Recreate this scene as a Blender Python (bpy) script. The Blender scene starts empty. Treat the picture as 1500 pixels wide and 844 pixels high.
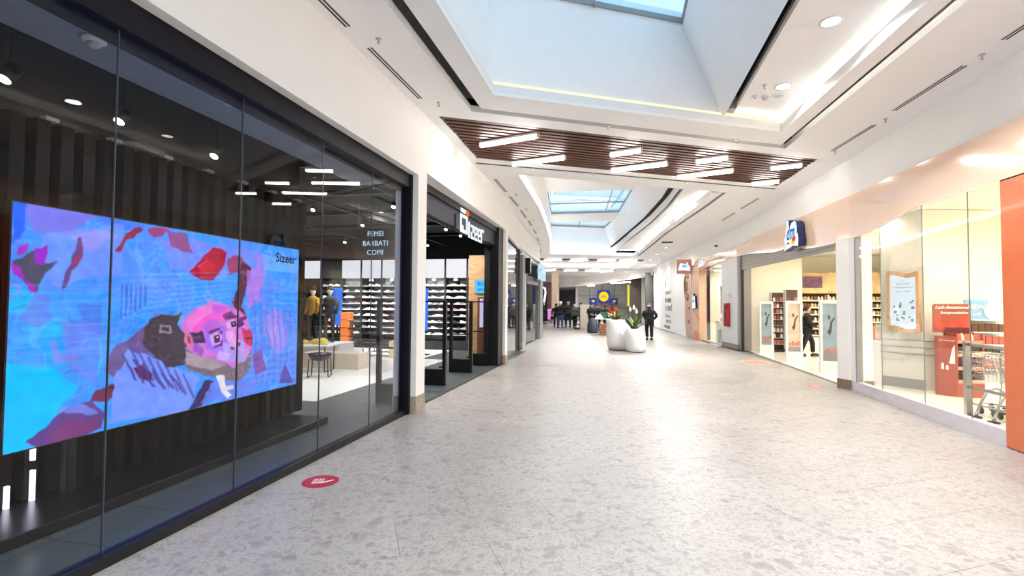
import bpy, bmesh, math, random
from math import sin, cos, pi, radians
from mathutils import Vector, Matrix
import numpy as np
rnd = random.Random(7)
SC = bpy.context.scene
COL = SC.collection

# ---------------------------------------------------------------- camera
def make_camera():
    f, pitch, roll, yaw = 720.0, 0.0332, 0.0070, 0.2170
    fw = Vector((-sin(yaw) * cos(pitch), cos(yaw) * cos(pitch), sin(pitch)))
    r = Vector((cos(yaw), sin(yaw), 0)); u = r.cross(fw)
    r2 = r * cos(roll) + u * sin(roll); u2 = u * cos(roll) - r * sin(roll)
    cd = bpy.data.cameras.new('camera'); cd.sensor_width = 36; cd.lens = 36 * f / 1500; cd.clip_end = 300; cd.clip_start = 0.05
    co = bpy.data.objects.new('camera', cd); COL.objects.link(co)
    m = Matrix((r2, u2, -fw)).transposed().to_4x4(); m.translation = (0, 0, 1.7)
    co.matrix_world = m
    SC.camera = co
make_camera()
# ---------------------------------------------------------------- sky and exposure
W = bpy.data.worlds.new('sky'); SC.world = W; W.use_nodes = True
wn = W.node_tree; wn.nodes.clear()
wo = wn.nodes.new('ShaderNodeOutputWorld'); wb = wn.nodes.new('ShaderNodeBackground')
wb.inputs[0].default_value = (0.47, 0.66, 0.84, 1); wb.inputs[1].default_value = 1.12
wn.links.new(wb.outputs[0], wo.inputs[0])
SC.view_settings.view_transform = 'Standard'; SC.view_settings.look = 'None'
SC.view_settings.exposure = 1.0; SC.view_settings.gamma = 1.0; SC.view_settings.use_curve_mapping = False
POWER = 1.0

# ---------------------------------------------------------------- materials
def lin(c):
    out = []
    for v in c[:3]:
        v = v / 255.0
        out.append(v / 12.92 if v <= 0.04045 else ((v + 0.055) / 1.055) ** 2.4)
    return tuple(out) + (1.0,)
MATS = {}
class NT:
    def __init__(s, name):
        s.m = bpy.data.materials.new(name); s.m.use_nodes = True
        s.t = s.m.node_tree; s.t.nodes.clear()
        s.out = s.n('OutputMaterial')
    def n(s, kind, inp=None, **kw):
        x = s.t.nodes.new('ShaderNode' + kind)
        for k, v in kw.items(): setattr(x, k, v)
        for k, v in (inp or {}).items(): s.set(x, k, v)
        return x
    def set(s, x, k, v):
        i = x.inputs[k]
        if hasattr(v, 'is_linked') or hasattr(v, 'links'): s.t.links.new(v, i)
        else: i.default_value = v
    def surf(s, sock): s.t.links.new(sock, s.out.inputs[0])
def pm(name, col, rough=0.5, metal=0.0, var=0.05, scale=6.0, bump=0.0, spec=0.5, coat=0.0, emit=0.0):
    """principled material whose colour varies a little with noise"""
    if name in MATS: return MATS[name]
    k = NT(name)
    tc = k.n('TexCoord')
    nz = k.n('TexNoise', {'Vector': tc.outputs['Object'], 'Scale': scale, 'Detail': 3.0})
    c = lin(col)
    rp = k.n('ValToRGB', {'Fac': nz.outputs['Fac']})
    e = rp.color_ramp.elements
    e[0].position = 0.3; e[1].position = 0.7
    e[0].color = tuple(max(0, v * (1 - var)) for v in c[:3]) + (1,)
    e[1].color = tuple(min(1, v * (1 + var)) for v in c[:3]) + (1,)
    b = k.n('BsdfPrincipled', {'Base Color': rp.outputs[0], 'Roughness': rough, 'Metallic': metal, 'Specular IOR Level': spec, 'Coat Weight': coat, 'Coat Roughness': 0.05})
    if emit: k.set(b, 'Emission Color', rp.outputs[0]); k.set(b, 'Emission Strength', emit)
    if bump:
        bp = k.n('Bump', {'Height': nz.outputs['Fac'], 'Strength': bump, 'Distance': 0.01}); k.set(b, 'Normal', bp.outputs[0])
    k.surf(b.outputs[0]); MATS[name] = k.m
    return k.m
def em(name, col, st):
    if name in MATS: return MATS[name]
    k = NT(name)
    e = k.n('Emission', {'Color': lin(col), 'Strength': st}); k.surf(e.outputs[0]); MATS[name] = k.m
    return k.m
def glass(name, tint=(0.97, 0.98, 0.98), f0=0.04, gain=1.0):
    if name in MATS: return MATS[name]
    k = NT(name)
    lw = k.n('LayerWeight', {'Blend': 0.5})
    p5 = k.n('Math', {0: lw.outputs['Facing'], 1: 5.0}, operation='POWER')
    m1 = k.n('Math', {0: p5.outputs[0], 1: (1 - f0) * gain}, operation='MULTIPLY')
    m2 = k.n('Math', {0: m1.outputs[0], 1: f0}, operation='ADD')
    tr = k.n('BsdfTransparent', {'Color': tuple(tint) + (1,)})
    gl = k.n('BsdfGlossy', {'Color': (1, 1, 1, 1), 'Roughness': 0.0})
    mx = k.n('MixShader', {0: m2.outputs[0], 1: tr.outputs[0], 2: gl.outputs[0]})
    k.surf(mx.outputs[0]); MATS[name] = k.m
    return k.m
def terrazzo(name, base, dark, tint=(1, 1, 1), rough=0.3, stone=True):
    k = NT(name)
    g = k.n('NewGeometry'); P = g.outputs['Position']
    nd = k.n('TexNoise', {'Vector': P, 'Scale': 5.0, 'Detail': 2.0})
    ad = k.n('VectorMath', {0: nd.outputs['Color'], 1: (-.5, -.5, -.5)}, operation='ADD')
    sc = k.n('VectorMath', {0: ad.outputs[0], 'Scale': 0.16}, operation='SCALE')
    pv = k.n('VectorMath', {0: P, 1: sc.outputs[0]}, operation='ADD')
    pv = k.n('VectorMath', {0: pv.outputs[0], 1: (1, 1, 0)}, operation='MULTIPLY')
    cur = None
    big = k.n('TexNoise', {'Vector': P, 'Scale': 1.1, 'Detail': 3.0})
    r0 = k.n('ValToRGB', {'Fac': big.outputs['Fac']}); e = r0.color_ramp.elements
    b = lin(base); e[0].position = .35; e[1].position = .65
    e[0].color = tuple(v * .93 for v in b[:3]) + (1,); e[1].color = tuple(min(1, v * 1.05) for v in b[:3]) + (1,)
    cur = r0.outputs[0]
    for scale, th, amt, rad in ((6.5, .87, .48, .33), (13.0, .74, .46, .37), (27.0, .58, .42, .40), (60.0, .50, .38, .42)):
        vo = k.n('TexVoronoi', {'Vector': pv.outputs[0], 'Scale': scale, 'Randomness': 1.0}, voronoi_dimensions='2D')
        sp = k.n('SeparateColor', {0: vo.outputs['Color']})
        pick = k.n('MapRange', {0: sp.outputs[0], 1: th, 2: th + .02, 3: 0.0, 4: amt})
        rm = k.n('MapRange', {0: vo.outputs['Distance'], 1: rad, 2: rad + .06, 3: 1.0, 4: 0.0})
        mm = k.n('Math', {0: pick.outputs[0], 1: rm.outputs[0]}, operation='MULTIPLY')
        d = lin(dark)
        rc = k.n('ValToRGB', {'Fac': sp.outputs[1]}); ee = rc.color_ramp.elements
        ee[0].color = d; ee[1].color = tuple(min(1, v * 1.9) for v in d[:3]) + (1,)
        mx = k.n('Mix', {'Factor': mm.outputs[0], 'A': cur, 'B': rc.outputs[0]}, data_type='RGBA') if False else None
        mx = k.n('MixRGB', {0: mm.outputs[0], 1: cur, 2: rc.outputs[0]}); cur = mx.outputs[0]
    oi = k.n('ObjectInfo')
    vr = k.n('MapRange', {0: oi.outputs['Random'], 1: 0.0, 2: 1.0, 3: .97, 4: 1.02})
    mu = k.n('MixRGB', {0: 1.0, 1: cur, 2: vr.outputs[0]}, blend_type='MULTIPLY')
    ro = k.n('MapRange', {0: big.outputs['Fac'], 1: .3, 2: .7, 3: rough - .04, 4: rough + .06})
    bs = k.n('BsdfPrincipled', {'Base Color': mu.outputs[0], 'Roughness': ro.outputs[0], 'Specular IOR Level': .5})
    k.surf(bs.outputs[0]); MATS[name] = k.m
    return k.m
def wood(name, c1, c2, rough=.45, scale=(2, 2, 14)):
    if name in MATS: return MATS[name]
    k = NT(name); tc = k.n('TexCoord')
    mp = k.n('Mapping', {'Vector': tc.outputs['Object'], 'Scale': (scale[2], scale[1], scale[0])})
    nz = k.n('TexNoise', {'Vector': mp.outputs[0], 'Scale': 2.0, 'Detail': 5.0, 'Distortion': .6})
    rp = k.n('ValToRGB', {'Fac': nz.outputs['Fac']}); e = rp.color_ramp.elements
    e[0].position = .3; e[1].position = .7; e[0].color = lin(c1); e[1].color = lin(c2)
    b = k.n('BsdfPrincipled', {'Base Color': rp.outputs[0], 'Roughness': rough}); k.surf(b.outputs[0]); MATS[name] = k.m
    return k.m
def vcol(name, st, rough=None):
    k = NT(name); a = k.n('VertexColor', layer_name='paint')
    if rough is None:
        e = k.n('Emission', {'Color': a.outputs[0], 'Strength': st})
    else: e = k.n('BsdfPrincipled', {'Base Color': a.outputs[0], 'Roughness': rough})
    k.surf(e.outputs[0]); MATS[name] = k.m
    return k.m

# ---------------------------------------------------------------- mesh builder
class MB:
    def __init__(s): s.v = []; s.f = []; s.mi = []
    def add(s, vs, fs, mi=0, M=None):
        o = len(s.v)
        s.v += [tuple(M @ Vector(p)) if M else tuple(p) for p in vs]
        s.f += [tuple(i + o for i in f) for f in fs]; s.mi += [mi] * len(fs)
        return s
    def box(s, x0, x1, y0, y1, z0, z1, mi=0, M=None):
        v = [(x, y, z) for z in (z0, z1) for y in (y0, y1) for x in (x0, x1)]
        return s.add(v, [(0, 2, 3, 1), (4, 5, 7, 6), (0, 1, 5, 4), (2, 6, 7, 3), (0, 4, 6, 2), (1, 3, 7, 5)], mi, M)
    def bar(s, p0, p1, w, d, mi=0, up=(0, 0, 1)):
        """rectangular bar from p0 to p1, w across, d along 'up'"""
        p0, p1 = Vector(p0), Vector(p1); a = (p1 - p0).normalized(); u = Vector(up)
        if abs(a.dot(u)) > .99: u = Vector((0, 1, 0))
        r = a.cross(u).normalized(); u = r.cross(a)
        v = [p + r * (w / 2 * i) + u * (d / 2 * j) for p in (p0, p1) for i, j in ((-1, -1), (1, -1), (1, 1), (-1, 1))]
        return s.add(v, [(3, 2, 1, 0), (4, 5, 6, 7), (0, 1, 5, 4), (1, 2, 6, 5), (2, 3, 7, 6), (3, 0, 4, 7)], mi)
    def tube(s, pts, r, n=8, mi=0, closed=False, caps=True):
        pts = [Vector(p) for p in pts]; N = len(pts); o = len(s.v)
        rs = r if isinstance(r, (list, tuple)) else [r] * N
        u = None
        for i, p in enumerate(pts):
            a = (pts[(i + 1) % N] - pts[i - 1]) if closed or 0 < i < N - 1 else (pts[1] - pts[0] if i == 0 else pts[-1] - pts[-2])
            a.normalize()
            if u is None:
                u = Vector((0, 0, 1)) if abs(a.z) < .9 else Vector((1, 0, 0))
            u = (u - a * u.dot(a)).normalized(); w = a.cross(u)
            for k in range(n):
                t = 2 * pi * k / n; s.v.append(tuple(p + (u * cos(t) + w * sin(t)) * rs[i]))
        for i in range(N if closed else N - 1):
            A, B = o + i * n, o + ((i + 1) % N) * n
            for k in range(n): s.f.append((A + k, A + (k + 1) % n, B + (k + 1) % n, B + k)); s.mi.append(mi)
        if caps and not closed:
            s.f.append(tuple(o + k for k in reversed(range(n)))); s.f.append(tuple(o + (N - 1) * n + k for k in range(n))); s.mi += [mi, mi]
        return s
    def lathe(s, prof, n=24, c=(0, 0, 0), mi=0, caps=True, sx=1, sy=1):
        """prof: list of (r, z[, dx, dy])"""
        o = len(s.v)
        for q in prof:
            dx, dy = (q[2], q[3]) if len(q) > 2 else (0, 0)
            for k in range(n):
                t = 2 * pi * k / n; s.v.append((c[0] + dx + sx * q[0] * cos(t), c[1] + dy + sy * q[0] * sin(t), c[2] + q[1]))
        for i in range(len(prof) - 1):
            for k in range(n):
                s.f.append((o + i * n + k, o + i * n + (k + 1) % n, o + (i + 1) * n + (k + 1) % n, o + (i + 1) * n + k)); s.mi.append(mi)
        if caps:
            s.f.append(tuple(o + k for k in reversed(range(n)))); s.f.append(tuple(o + (len(prof) - 1) * n + k for k in range(n))); s.mi += [mi, mi]
        return s
    def prism(s, poly, d, mi=0, side=None):
        """planar polygon (3-D points) extruded by vector d"""
        n = len(poly); P = [Vector(p) for p in poly]; d = Vector(d)
        nrm = sum(((P[i] - P[0]).cross(P[(i + 1) % n] - P[0]) for i in range(n)), Vector())
        if nrm.dot(d) > 0: P.reverse()
        o = len(s.v); s.v += [tuple(p) for p in P] + [tuple(p + d) for p in P]
        s.f.append(tuple(range(o, o + n))); s.f.append(tuple(o + n + i for i in reversed(range(n)))); s.mi += [mi, mi]
        sd = mi if side is None else side
        for i in range(n):
            j = (i + 1) % n; s.f.append((o + j, o + i, o + n + i, o + n + j)); s.mi.append(sd)
        return s
    def mesh(s, name, mats, smooth=False):
        me = bpy.data.meshes.new(name); me.from_pydata(s.v, [], s.f)
        for m in (mats if isinstance(mats, (list, tuple)) else [mats]): me.materials.append(m)
        if any(s.mi): me.polygons.foreach_set('material_index', s.mi)
        if smooth: me.polygons.foreach_set('use_smooth', [True] * len(me.polygons))
        me.update(); return me
    def build(s, name, mats, parent=None, smooth=False, bevel=0, loc=None, rz=0):
        o = obj(name, s.mesh(name, mats, smooth), parent)
        if loc: o.location = loc
        if rz: o.rotation_euler = (0, 0, rz)
        if bevel:
            b = o.modifiers.new('bevel', 'BEVEL'); b.width = bevel; b.segments = 2; b.limit_method = 'ANGLE'
        return o
def obj(name, me, parent=None):
    o = bpy.data.objects.new(name, me); COL.objects.link(o)
    if parent: o.parent = parent
    return o
def tag(o, label, cat, group=None, kind=None):
    o['label'] = label; o['category'] = cat
    if group: o['group'] = group
    if kind: o['kind'] = kind
    return o
def thing(name, label, cat, loc=(0, 0, 0), rz=0, group=None):
    o = bpy.data.objects.new(name, None); COL.objects.link(o); o.empty_display_size = .1
    o.location = loc; o.rotation_euler = (0, 0, rz)
    return tag(o, label, cat, group)
def struct(o): o['kind'] = 'structure'; return o
def dup(root, loc, rz=None, label=None, group=None, scale=None):
    r = root.copy(); COL.objects.link(r); r.location = loc
    if rz is not None: r.rotation_euler = (0, 0, rz)
    if scale: r.scale = scale
    if label: r['label'] = label
    if group: r['group'] = group
    for ch in list(root.children):
        c = ch.copy(); COL.objects.link(c); c.parent = r
        for g in ch.children:
            d = g.copy(); COL.objects.link(d); d.parent = c
    return r
def area(name, loc, size, power, col=(1, 1, 1), rot=(0, 0, 0), shape='DISK', spread=pi, parent=None, size_y=None):
    l = bpy.data.lights.new(name, 'AREA'); l.energy = power * POWER; l.color = col; l.shape = shape; l.size = size; l.spread = spread
    if size_y: l.shape = 'RECTANGLE'; l.size_y = size_y
    o = bpy.data.objects.new(name, l); COL.objects.link(o); o.location = loc; o.rotation_euler = rot
    if parent: o.parent = parent
    return o
def text_mesh(txt, size, mat, ext=.004, align='CENTER', shear=0, bold=0):
    cu = bpy.data.curves.new('text', 'FONT'); cu.body = txt; cu.size = size; cu.extrude = ext; cu.align_x = align; cu.align_y = 'CENTER'
    cu.shear = shear; cu.offset = bold; cu.resolution_u = 3
    o = bpy.data.objects.new('text', cu); COL.objects.link(o)
    dg = bpy.context.evaluated_depsgraph_get(); dg.update()
    me = bpy.data.meshes.new_from_object(o.evaluated_get(dg)); bpy.data.objects.remove(o)
    me.materials.clear(); me.materials.append(mat); me.name = 'lettering'
    return me
def text(name, txt, size, mat, loc, right, up, parent=None, **kw):
    """lettering whose baseline runs along 'right' and whose height runs along 'up'"""
    o = obj(name, text_mesh(txt, size, mat, **kw), parent)
    r, u = Vector(right).normalized(), Vector(up).normalized(); n = r.cross(u)
    M = Matrix((r, u, n)).transposed().to_4x4(); M.translation = loc
    o.matrix_local = M
    return o
def off(poly, i):  # unit direction helper
    return (Vector(poly[i + 1]) - Vector(poly[i])).normalized()

# shared materials
m_ceil = pm('ceiling_plaster', (248, 248, 248), .8, var=.01, scale=2)
m_wall = pm('wall_plaster', (246, 244, 241), .75, var=.012, scale=2)
m_white = pm('white_paint', (240, 240, 240), .5, var=.01)
m_wellw = pm('well_plaster', (246, 245, 246), .8, var=.01)
m_black = pm('black_metal', (14, 13, 16), .4, var=.1)
m_shade = pm('dark_void', (6, 6, 6), .9)  # black in place of the shade inside ceiling voids and slots
m_dark = pm('dark_panel', (38, 36, 38), .55, var=.08)
m_navy = pm('navy_panel', (52, 55, 68), .45, var=.04)
m_grey = pm('grey_paint', (150, 150, 152), .5)
m_lgrey = pm('light_grey_paint', (205, 205, 207), .5)
m_stone = pm('base_stone', (168, 156, 140), .6, var=.16, scale=22)
m_steel = pm('brushed_steel', (190, 190, 188), .3, 1.0)
m_chrome = pm('chrome', (225, 225, 225), .15, 1.0)
m_floor = terrazzo('terrazzo', (176, 172, 167), (116, 106, 108), rough=.37)
m_inlay = terrazzo('terrazzo_beige', (140, 134, 127), (104, 97, 91), rough=.36)
m_grout = pm('grout', (138, 134, 134), .7)
m_dtile = pm('dark_floor_tile', (84, 91, 92), .3, var=.12, scale=4)
m_wtile = pm('white_floor_tile', (228, 228, 226), .25, var=.02)
m_peach = pm('peach_gloss', (250, 216, 190), .12, var=.01, coat=.6)
m_orange = pm('orange_gloss', (214, 112, 66), .25, var=.03, coat=.3)
m_glass = glass('clear_glass', (.97, .98, .98), .018, .9)
m_glass_sz = glass('shopfront_glass', (.93, .94, .95), .012, .8)
m_sky = glass('skylight_glass', (.82, .92, .95), .04)
m_led = em('cove_led', (255, 248, 232), 3.0)
m_led2 = em('cove_led_bright', (255, 250, 240), 6.0)
m_ledv = em('cove_led_soft', (255, 240, 190), .68)
m_tube2 = em('lamp_tube_far', (255, 249, 240), 46.0)
m_led3 = em('cove_led_curve', (255, 250, 238), 3.6)
m_tube = em('lamp_tube', (255, 250, 243), 28.0)
m_spot = em('spot_lens', (255, 246, 232), 14.0)
m_slat = wood('slat_wood', (70, 38, 26), (98, 56, 38), .55)
# ================================================================ THE SHELL
ZC = 4.75
def poly_clip(poly, a, b):
    """keep the part of poly (2-D) on the left of the line a->b"""
    out = []
    def sd(p): return (b[0] - a[0]) * (p[1] - a[1]) - (b[1] - a[1]) * (p[0] - a[0])
    for i in range(len(poly)):
        p, q = poly[i - 1], poly[i]; sp, sq = sd(p), sd(q)
        if (sp >= 0) != (sq >= 0):
            t = sp / (sp - sq); out.append((p[0] + (q[0] - p[0]) * t, p[1] + (q[1] - p[1]) * t))
        if sq >= 0: out.append(q)
    return out
# ---- floor of the mall: slabs laid at 30 degrees
FL = [(-3.24, -6), (4.62, -6), (4.62, 20.3), (3.5, 29), (2.2, 45), (-9.5, 45), (-9.5, 38), (-4.2, 25.2), (-3.62, 14.5), (-3.24, 13.5)]
fb = MB(); fb.prism([(-14, -6.5, -.03), (-3.0, -6.5, -.03), (4.9, -6.5, -.03), (4.9, 60, -.03), (-14, 60, -.03)], (0, 0, -.2))
floor = struct(fb.build('floor', m_grout))
ang = radians(30); du = Vector((cos(ang), sin(ang))); dv = Vector((-sin(ang), cos(ang)))
TU, TV, GAP = 1.23, .6165, .0024
clips = [((4.62, -6), (4.62, 20.3)), ((4.62, 20.3), (3.5, 29)), ((3.5, 29), (2.2, 45)), ((-9.5, 60), (-9.5, 30))]
def left_ok(poly):
    # left boundary is bent: clip with the nearest straight run
    cy = sum(p[1] for p in poly) / len(poly)
    if cy < 13.7: return poly_clip(poly, (-3.24, 13.7), (-3.24, -6))
    if cy < 18.5: return poly_clip(poly, (-3.68, 18.5), (-3.24, 13.7))
    if cy < 25: return poly_clip(poly, (-4.05, 25), (-3.68, 18.5))
    return poly_clip(poly, (-9.0, 38), (-4.05, 25)) if cy < 38 else poly
slabs = []
for j in range(-16, 82):
    for i in range(-16, 40):
        u0 = i * TU + (j % 2) * TU * .5 + .31; v0 = 2.205 + j * TV
        c = [du * (u0 + a * (TU - GAP) + GAP / 2) + dv * (v0 + b * (TV - GAP) + GAP / 2) for a, b in ((0, 0), (1, 0), (1, 1), (0, 1))]
        poly = [(p.x, p.y) for p in c]
        ctr = (sum(p[0] for p in poly) / 4, sum(p[1] for p in poly) / 4)
        if not (-1 < ctr[1] < 58 and -10.5 < ctr[0] < 5.5): continue
        for a, b in clips:
            if poly: poly = poly_clip(poly, a, b)
        if poly: poly = left_ok(poly)
        if len(poly) < 3: continue
        ar = abs(sum(poly[k - 1][0] * poly[k][1] - poly[k][0] * poly[k - 1][1] for k in range(len(poly)))) / 2
        if ar < .01: continue
        slabs.append((math.hypot(ctr[0], ctr[1]), ctr, poly))
slabs.sort(key=lambda t: t[0])
INL = [(-1.88, 30), (-.3, 17.2), (1.25, 17.75), (1.9, 30)]
def in_inlay(c):
    return all((INL[k][0] - INL[k - 1][0]) * (c[1] - INL[k - 1][1]) - (INL[k][1] - INL[k - 1][1]) * (c[0] - INL[k - 1][0]) >= 0 for k in range(4))
rest = MB(); near = 0
def visible(c):
    d = c[0] * -.2153 + c[1] * .9765; x = c[0] * .9765 + c[1] * .2153
    return d > .8 and abs(x) < d * 1.3 + 1
for d, c, poly in slabs:
    if not visible(c) and near < 300 and d > 4: continue
    if near < 295 and visible(c):
        sb = MB(); sb.prism([(p[0], p[1], -.03) for p in poly], (0, 0, .03 + rnd.uniform(-.0004, .0004)))
        sb.build('slab', m_floor, floor); near += 1
    else: rest.prism([(p[0], p[1], -.03) for p in poly], (0, 0, .03))
o = rest.build('paving', m_floor, floor); o['kind'] = 'stuff'
ib = MB(); ib.prism([(p[0], p[1], -.005) for p in INL], (0, 0, .009)); struct(ib.build('floor_inlay', m_inlay))

# ---- left wall (upper wall, columns, stone bases)
def wall_run(name, pts, z0, z1, th, mat, parent=None, side=-1):
    """wall following a polyline, thickness to the left (side=-1) or to the right (+1)"""
    b = MB()
    for k in range(len(pts) - 1):
        p, q = Vector((*pts[k], 0)), Vector((*pts[k + 1], 0)); d = (q - p).normalized(); n = Vector((-d.y, d.x, 0)) * (-side) * th
        zz0 = z0 if not isinstance(z0, (list, tuple)) else z0[k]; zz1 = z0 if not isinstance(z0, (list, tuple)) else z0[k + 1]
        za, zb = (zz0, zz1)
        v = [(p.x, p.y, za), (q.x, q.y, zb), (q.x, q.y, z1), (p.x, p.y, z1)]
        w = [(a[0] + n.x, a[1] + n.y, a[2]) for a in v]
        b.add(v + w, [(0, 1, 2, 3), (7, 6, 5, 4), (0, 4, 5, 1), (1, 5, 6, 2), (2, 6, 7, 3), (3, 7, 4, 0)])
    return b.build(name, mat, parent)
WL = [(-3.08, -6.5), (-3.08, 7.13)]
wl = struct(wall_run('wall_left', [(-3.08, -6.5), (-3.08, 7.13)], 3.71, 6.4, .6, m_wall))
wall_run('lintel', [(-3.08, 7.47), (-3.2, 13.66)], 3.83, 6.4, .6, m_wall, wl)
wall_run('upper_wall', [(-3.2, 13.96), (-3.68, 18.5)], 3.72, 6.4, .6, m_wall, wl)
wall_run('upper_wall', [(-3.68, 18.5), (-4.02, 24.9), (-4.75, 28.5), (-6.3, 33), (-9.5, 40)], 3.6, 6.4, .6, m_wall, wl)
MB().box(-3.46, -3.08, 7.13, 7.47, .27, 6.4).build('column', m_wall, wl)
MB().prism([(-3.47, 13.66, .25), (-3.2, 13.66, .25), (-3.205, 13.96, .25), (-3.47, 13.96, .25)], (0, 0, 6.1)).build('column', m_wall, wl)
bl = struct(MB().box(-3.47, -3.07, 7.12, 7.48, 0, .27).build('baseboard_left', m_stone, bevel=.004))
MB().box(-3.48, -3.19, 13.65, 13.97, 0, .25).build('stone_base', m_stone, bl, bevel=.004)
MB().box(-4.05, -3.66, 18.5, 19.0, .25, 3.62).build('pilaster', pm('grey_stone', (128, 132, 134), .5, var=.1, scale=9), wl)
MB().box(-4.06, -3.65, 18.49, 19.01, 0, .25).build('stone_base', m_stone, bl)
MB().box(-4.5, -3.86, 24.0, 24.85, 0, 3.62).build('pilaster', MATS['grey_stone'], wl)

# ---- right wall
wr = struct(wall_run('wall_right', [(4.64, -6.5), (4.64, 11.3), (4.6, 11.75), (4.45, 20.3), (4.2, 22.3), (3.85, 25.4), (3.67, 26.8)], 3.6, 6.4, .3, m_wall, side=1))
wall_run('upper_wall', [(3.67, 26.8), (2.86, 38), (2.67, 41.6)], 0, 6.4, .3, m_wall, wr, side=1)
wall_run('lower_wall', [(4.64, -6.5), (4.64, 5.2)], 0, 3.6, .3, m_wall, wr, side=1)
wall_run('lintel', [(4.66, 5.2), (4.66, 11.3)], 3.34, 3.6, .2, m_wall, wr, side=1)
# white column beside the entrance, with its brown stone foot
MB().prism([(4.46, 11.62, .2), (4.58, 11.33, .2), (5.0, 11.33, .2), (5.0, 11.75, .2), (4.52, 11.75, .2)], (0, 0, 2.92)).build('column', m_wall, wr)
br = struct(MB().prism([(4.45, 11.62, 0), (4.57, 11.32, 0), (5.01, 11.32, 0), (5.01, 11.76, 0), (4.51, 11.76, 0)], (0, 0, .2)).build('baseboard_right', pm('brown_stone', (134, 112, 92), .6, var=.2, scale=22)))
# wall with the extinguisher box between the entrance and the side window
wall_run('wall_panel', [(4.44, 20.55), (4.2, 22.3)], .2, 3.9, .3, m_white, wr, side=1)
wall_run('stone_base', [(4.43, 20.5), (4.19, 22.32)], 0, .2, .31, m_stone, br, side=1)
MB().box(4.5, 4.85, 20.15, 20.55, 0, 3.9).build('door_jamb', pm('jamb_grey', (158, 152, 148), .5), wr)

# ---- ceiling with its openings
A1 = [(-2.35, -5), (-2.31, 7.36), (3.12, 10.34), (3.95, -5)]
SL1 = [(-2.91, 7.32 + .08), (-2.955, 9.83), (3.925, 13.6), (4.03, 11.2)]
A2 = [(-2.34, 11.25), (-2.40, 12.9), (-2.5, 15.3), (-2.78, 18.6), (-3.2, 22.6), (-3.65, 26), (-4.15, 29.3), (1.15, 31.3), (1.6, 26), (1.98, 21.3), (2.57, 16.4), (2.8, 14.1)]
SL3 = [(-5.3, 31.8), (1.6, 34.0), (1.5, 35.2), (-5.9, 33.0)]
A3 = [(-5.6, 34.0), (1.2, 36.3), (.6, 41.5), (-6.5, 39.5)]
SL4 = [(-6.9, 41.3), (-.2, 43.5), (-.6, 45.0), (-7.4, 42.8)]
def sheet(name, outer, holes, z, mat, th=.12, parent=None):
    bm = bmesh.new(); edges = []
    for lp in [outer] + holes:
        vs = [bm.verts.new((p[0], p[1], z)) for p in lp]
        edges += [bm.edges.new((vs[k - 1], vs[k])) for k in range(len(vs))]
    bmesh.ops.triangle_fill(bm, use_beauty=True, use_dissolve=False, edges=edges, normal=(0, 0, -1))
    ex = bmesh.ops.extrude_face_region(bm, geom=list(bm.faces))
    for v in ex['geom']:
        if isinstance(v, bmesh.types.BMVert): v.co.z += th
    bmesh.ops.recalc_face_normals(bm, faces=bm.faces)
    me = bpy.data.meshes.new(name); bm.to_mesh(me); bm.free(); me.materials.append(mat)
    return obj(name, me, parent)
ceil_outer = [(-3.1, -6.5), (4.66, -6.5), (4.66, 20.3), (3.9, 26.8), (2.95, 41), (3.2, 58), (-12, 58), (-12, 44), (-9.3, 40), (-6.2, 33), (-4.7, 28.5), (-4.0, 24.9), (-3.66, 18.5), (-3.2, 13.9), (-3.1, 7.4)]
ceiling = struct(sheet('ceiling', ceil_outer, [A1, SL1, A2, SL3, A3, SL4], ZC, m_ceil, .10))
# black sheets paint the plenum's darkness over the shadow gaps and slat fields
vb = MB()
vb.prism([(-3.0, 7.2, 5.0), (-3.05, 10.0, 5.0), (4.1, 13.8, 5.0), (4.2, 11, 5.0)], (0, 0, .03))
vb.prism([(-6.5, 31.6, 5.0), (1.9, 33.8, 5.0), (1.7, 35.4, 5.0), (-6.8, 33.2, 5.0)], (0, 0, .03))
vb.prism([(-7.6, 41, 5.0), (.2, 43.3, 5.0), (-.3, 45.3, 5.0), (-8, 43, 5.0)], (0, 0, .03))
struct(vb.build('ceiling_void', m_shade))
def loop_shift(lp, ds):
    """inset a convex counter-clockwise-agnostic loop edge by edge (positive = inwards)"""
    n = len(lp); c = Vector((sum(p[0] for p in lp) / n, sum(p[1] for p in lp) / n)); L = []
    for k in range(n):
        p, q = Vector(lp[k]), Vector(lp[(k + 1) % n]); d = (q - p).normalized(); nn = Vector((-d.y, d.x))
        if nn.dot(c - p) < 0: nn = -nn
        L.append((p + nn * ds[k], d))
    out = []
    for k in range(n):
        (p, d), (q, e) = L[k - 1], L[k]
        den = d.x * e.y - d.y * e.x
        t = ((q - p).x * e.y - (q - p).y * e.x) / den if abs(den) > 1e-6 else 0
        out.append(tuple(p + d * t) if abs(den) > 1e-6 else tuple(q))
    return out
def ring(name, lo, hi, z0, z1, mat, parent=None):
    """flat ring between two loops with equal point counts, from z0 to z1"""
    b = MB(); n = len(lo)
    v = [(*p, z0) for p in lo] + [(*p, z0) for p in hi] + [(*p, z1) for p in lo] + [(*p, z1) for p in hi]
    for k in range(n):
        j = (k + 1) % n
        b.f += [(k, n + k, n + j, j), (2 * n + k, 2 * n + j, 3 * n + j, 3 * n + k), (k, j, 2 * n + j, 2 * n + k), (n + k, 3 * n + k, 3 * n + j, n + j)]
    b.v = v; b.mi = [0] * len(b.f)
    return b.build(name, mat, parent)
def strip(pts, z0, z1, w, mat, name, parent=None, closed=False):
    b = MB(); n = len(pts)
    for k in range(n if closed else n - 1):
        b.bar((*pts[k], (z0 + z1) / 2), (*pts[(k + 1) % n], (z0 + z1) / 2), w, z1 - z0)
    return b.build(name, mat, parent)
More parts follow.
